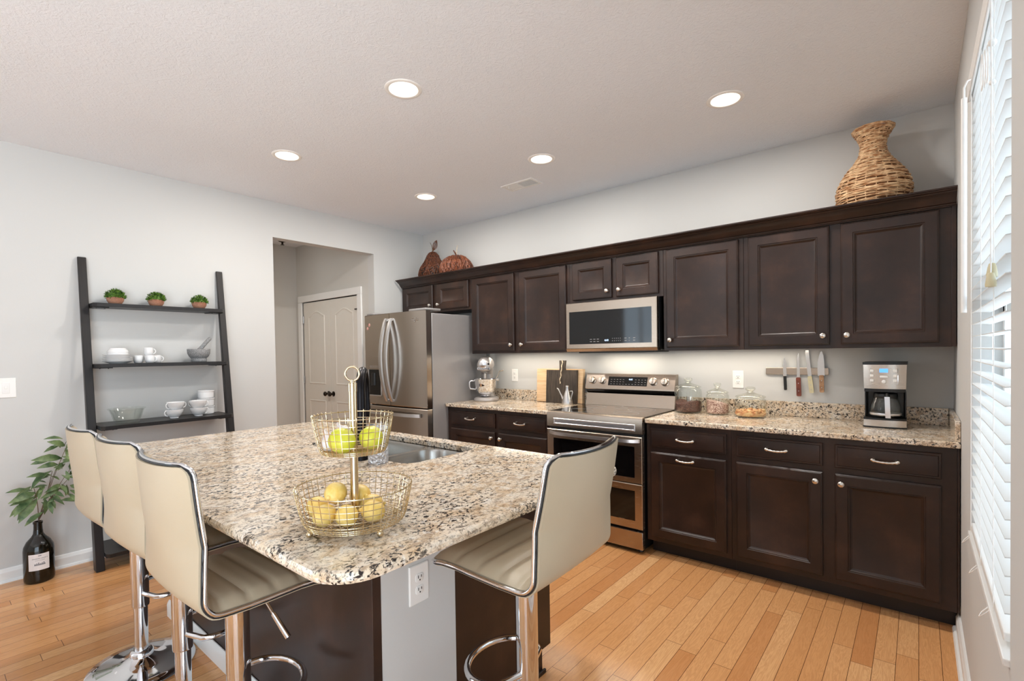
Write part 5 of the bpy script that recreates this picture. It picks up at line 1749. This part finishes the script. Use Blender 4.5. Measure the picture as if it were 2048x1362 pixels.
def pk(z):
    q_ = (z - .125) / .135
    return .165 * math.sqrt(max(.02, 1 - q_ * q_ * .94))
b = B()
for seg_ in range(8):
    a0 = 2 * PI * seg_ / 8 + .2
    for k in range(26):
        a = a0 + rnd.uniform(-.40, .40)
        z0_, z1_ = sorted((rnd.uniform(0, .1), rnd.uniform(.16, .262)))
        sw = rnd.uniform(-.35, .35)
        pts = []
        for i in range(14):
            s_ = i / 13; z = z0_ + (z1_ - z0_) * s_
            aa = a + sw * math.sin(s_ * PI) * .5 + .05 * math.sin(s_ * 9 + k)
            lobe = 1 + .07 * math.cos((aa - a0) * 8)
            r = pk(z) * lobe + rnd.uniform(-.004, .003)
            pts.append((px + r * math.cos(aa), py_ + r * math.sin(aa) * .95, pz + .004 + z))
        b.tube(pts, rnd.uniform(.0028, .0046), 4)
obj('vine_body', b, 'vine_red', t, 60)
obj('inner_core', B().lathe([(max(pk(z) - .022, .01), z + .008) for z in [i * .0262 for i in range(11)]], (px, py_, pz), 32), 'vine_dark', t)
b = B().tube([(px, py_, pz + .25), (px - .012, py_, pz + .285), (px - .036, py_, pz + .315), (px - .04, py_, pz + .322)], [.010, .008, .006, .005], 8)
obj('stem', b, 'vine_dark', t)
b = B().tube([(px + .004, py_, pz + .25), (px + .004, py_, pz + .30), (px + .010, py_, pz + .345), (px + .018, py_, pz + .365)], [.004, .003, .0026, .002], 8)
obj('tendril', b, 'twine', t)

# ------------------------------------------------------------------ wooden blind
t = thing('window_blind', 'white slatted window blind with open slats and hanging cords', 'blind', (.02, (WY0 + WY1) / 2, WZ1))
SXF, SXB, SYF, SYN = -.003, .045, WY1 - .012, -2.172
top_z, pitch_ = 2.262, .0432
b = B()
zs = []
z = top_z
while z > WZ0 + .075:
    zs.append(z); z -= pitch_
for z in zs:
    n = 6
    up = [(SXF + (SXB - SXF) * i / n, .0022 * math.sin(PI * i / n)) for i in range(n + 1)]
    sec = [(x, z + d + .0013) for x, d in up] + [(x, z + d - .0013) for x, d in reversed(up)]
    b.loft([[(x, y, zz) for x, zz in sec] for y in (SYN, SYF)])
obj('slats', b, 'slat', t, 30)
obj('headrail', B().box(SXF - .002, .05, SYN - .02, SYF + .002, 2.275, 2.328, .003), 'white_plastic', t)
obj('valance', B().box(SXF - .012, SXF - .003, SYN - .03, SYF + .010, 2.262, 2.3285, .003), 'white_plastic', t)
obj('bottom_rail', B().box(SXF - .002, SXB + .002, SYN, SYF, WZ0 + .030, WZ0 + .052, .004), 'white_plastic', t)
for y in (-1.30, -1.66, -2.0):
    b = B()
    for x in (SXF - .004, SXB + .003): b.cyl((x, y, WZ0 + .03), (x, y, 2.276), .0010, 6)
    obj('ladder_cord', b, 'white_plastic', t)
# tilt wand at the far end, lift cords with two tassels
b = B().cyl((-.034, -1.448, 2.205), (-.034, -1.448, 1.478), .0078, 12)
b.tube([(-.012, -1.440, 2.268), (-.026, -1.446, 2.262), (-.034, -1.448, 2.240), (-.034, -1.448, 2.200)], .003, 8)
obj('tilt_wand', b, 'white_plastic', t)
b = B()
cy_ = -2.02
for k, (dx, dy, zb_) in enumerate(((0, .0, 1.56), (-.003, -.012, 1.535))):
    pts = [(-.012 + dx, cy_ + dy + .012 * math.sin(i * .5 + k) * (1 - i / 20), 2.27 + (zb_ - 2.27) * i / 20) for i in range(21)]
    b.tube(pts, .0016, 6)
for k in range(3):
    b.tube([(-.02 - .004 * k, cy_ + .02 + .028 * math.sin(a) + .006 * k, 2.075 - .006 * k + .045 * math.cos(a)) for a in [2 * PI * i / 24 for i in range(24)]], .0016, 6, True)
b.ball((-.012, cy_, 2.02), .007)
b.ball((-.012, cy_, 2.118), .009)
obj('lift_cord', b, 'white_plastic', t)
for dx, dy, zb_ in ((0, 0, 1.56), (-.003, -.012, 1.535)):
    b = B().lathe([(0, .012), (.006, .010), (.0085, .0), (.011, -.018), (.0105, -.024), (0, -.026)], (-.012 + dx, cy_ + dy, zb_), 16)
    obj('cord_tassel', b, 'cream_handle', t)
for y in (-1.30, -1.62, -1.95):
    b = B().tube([(-.012, y - .012, WZ0 + .012), (-.024, y - .010, WZ0 - .004), (-.030, y, WZ0 - .014), (-.024, y + .010, WZ0 - .004), (-.012, y + .012, WZ0 + .012)], .0016, 6)
    obj('hold_down_loop', b, 'white_plastic', t)
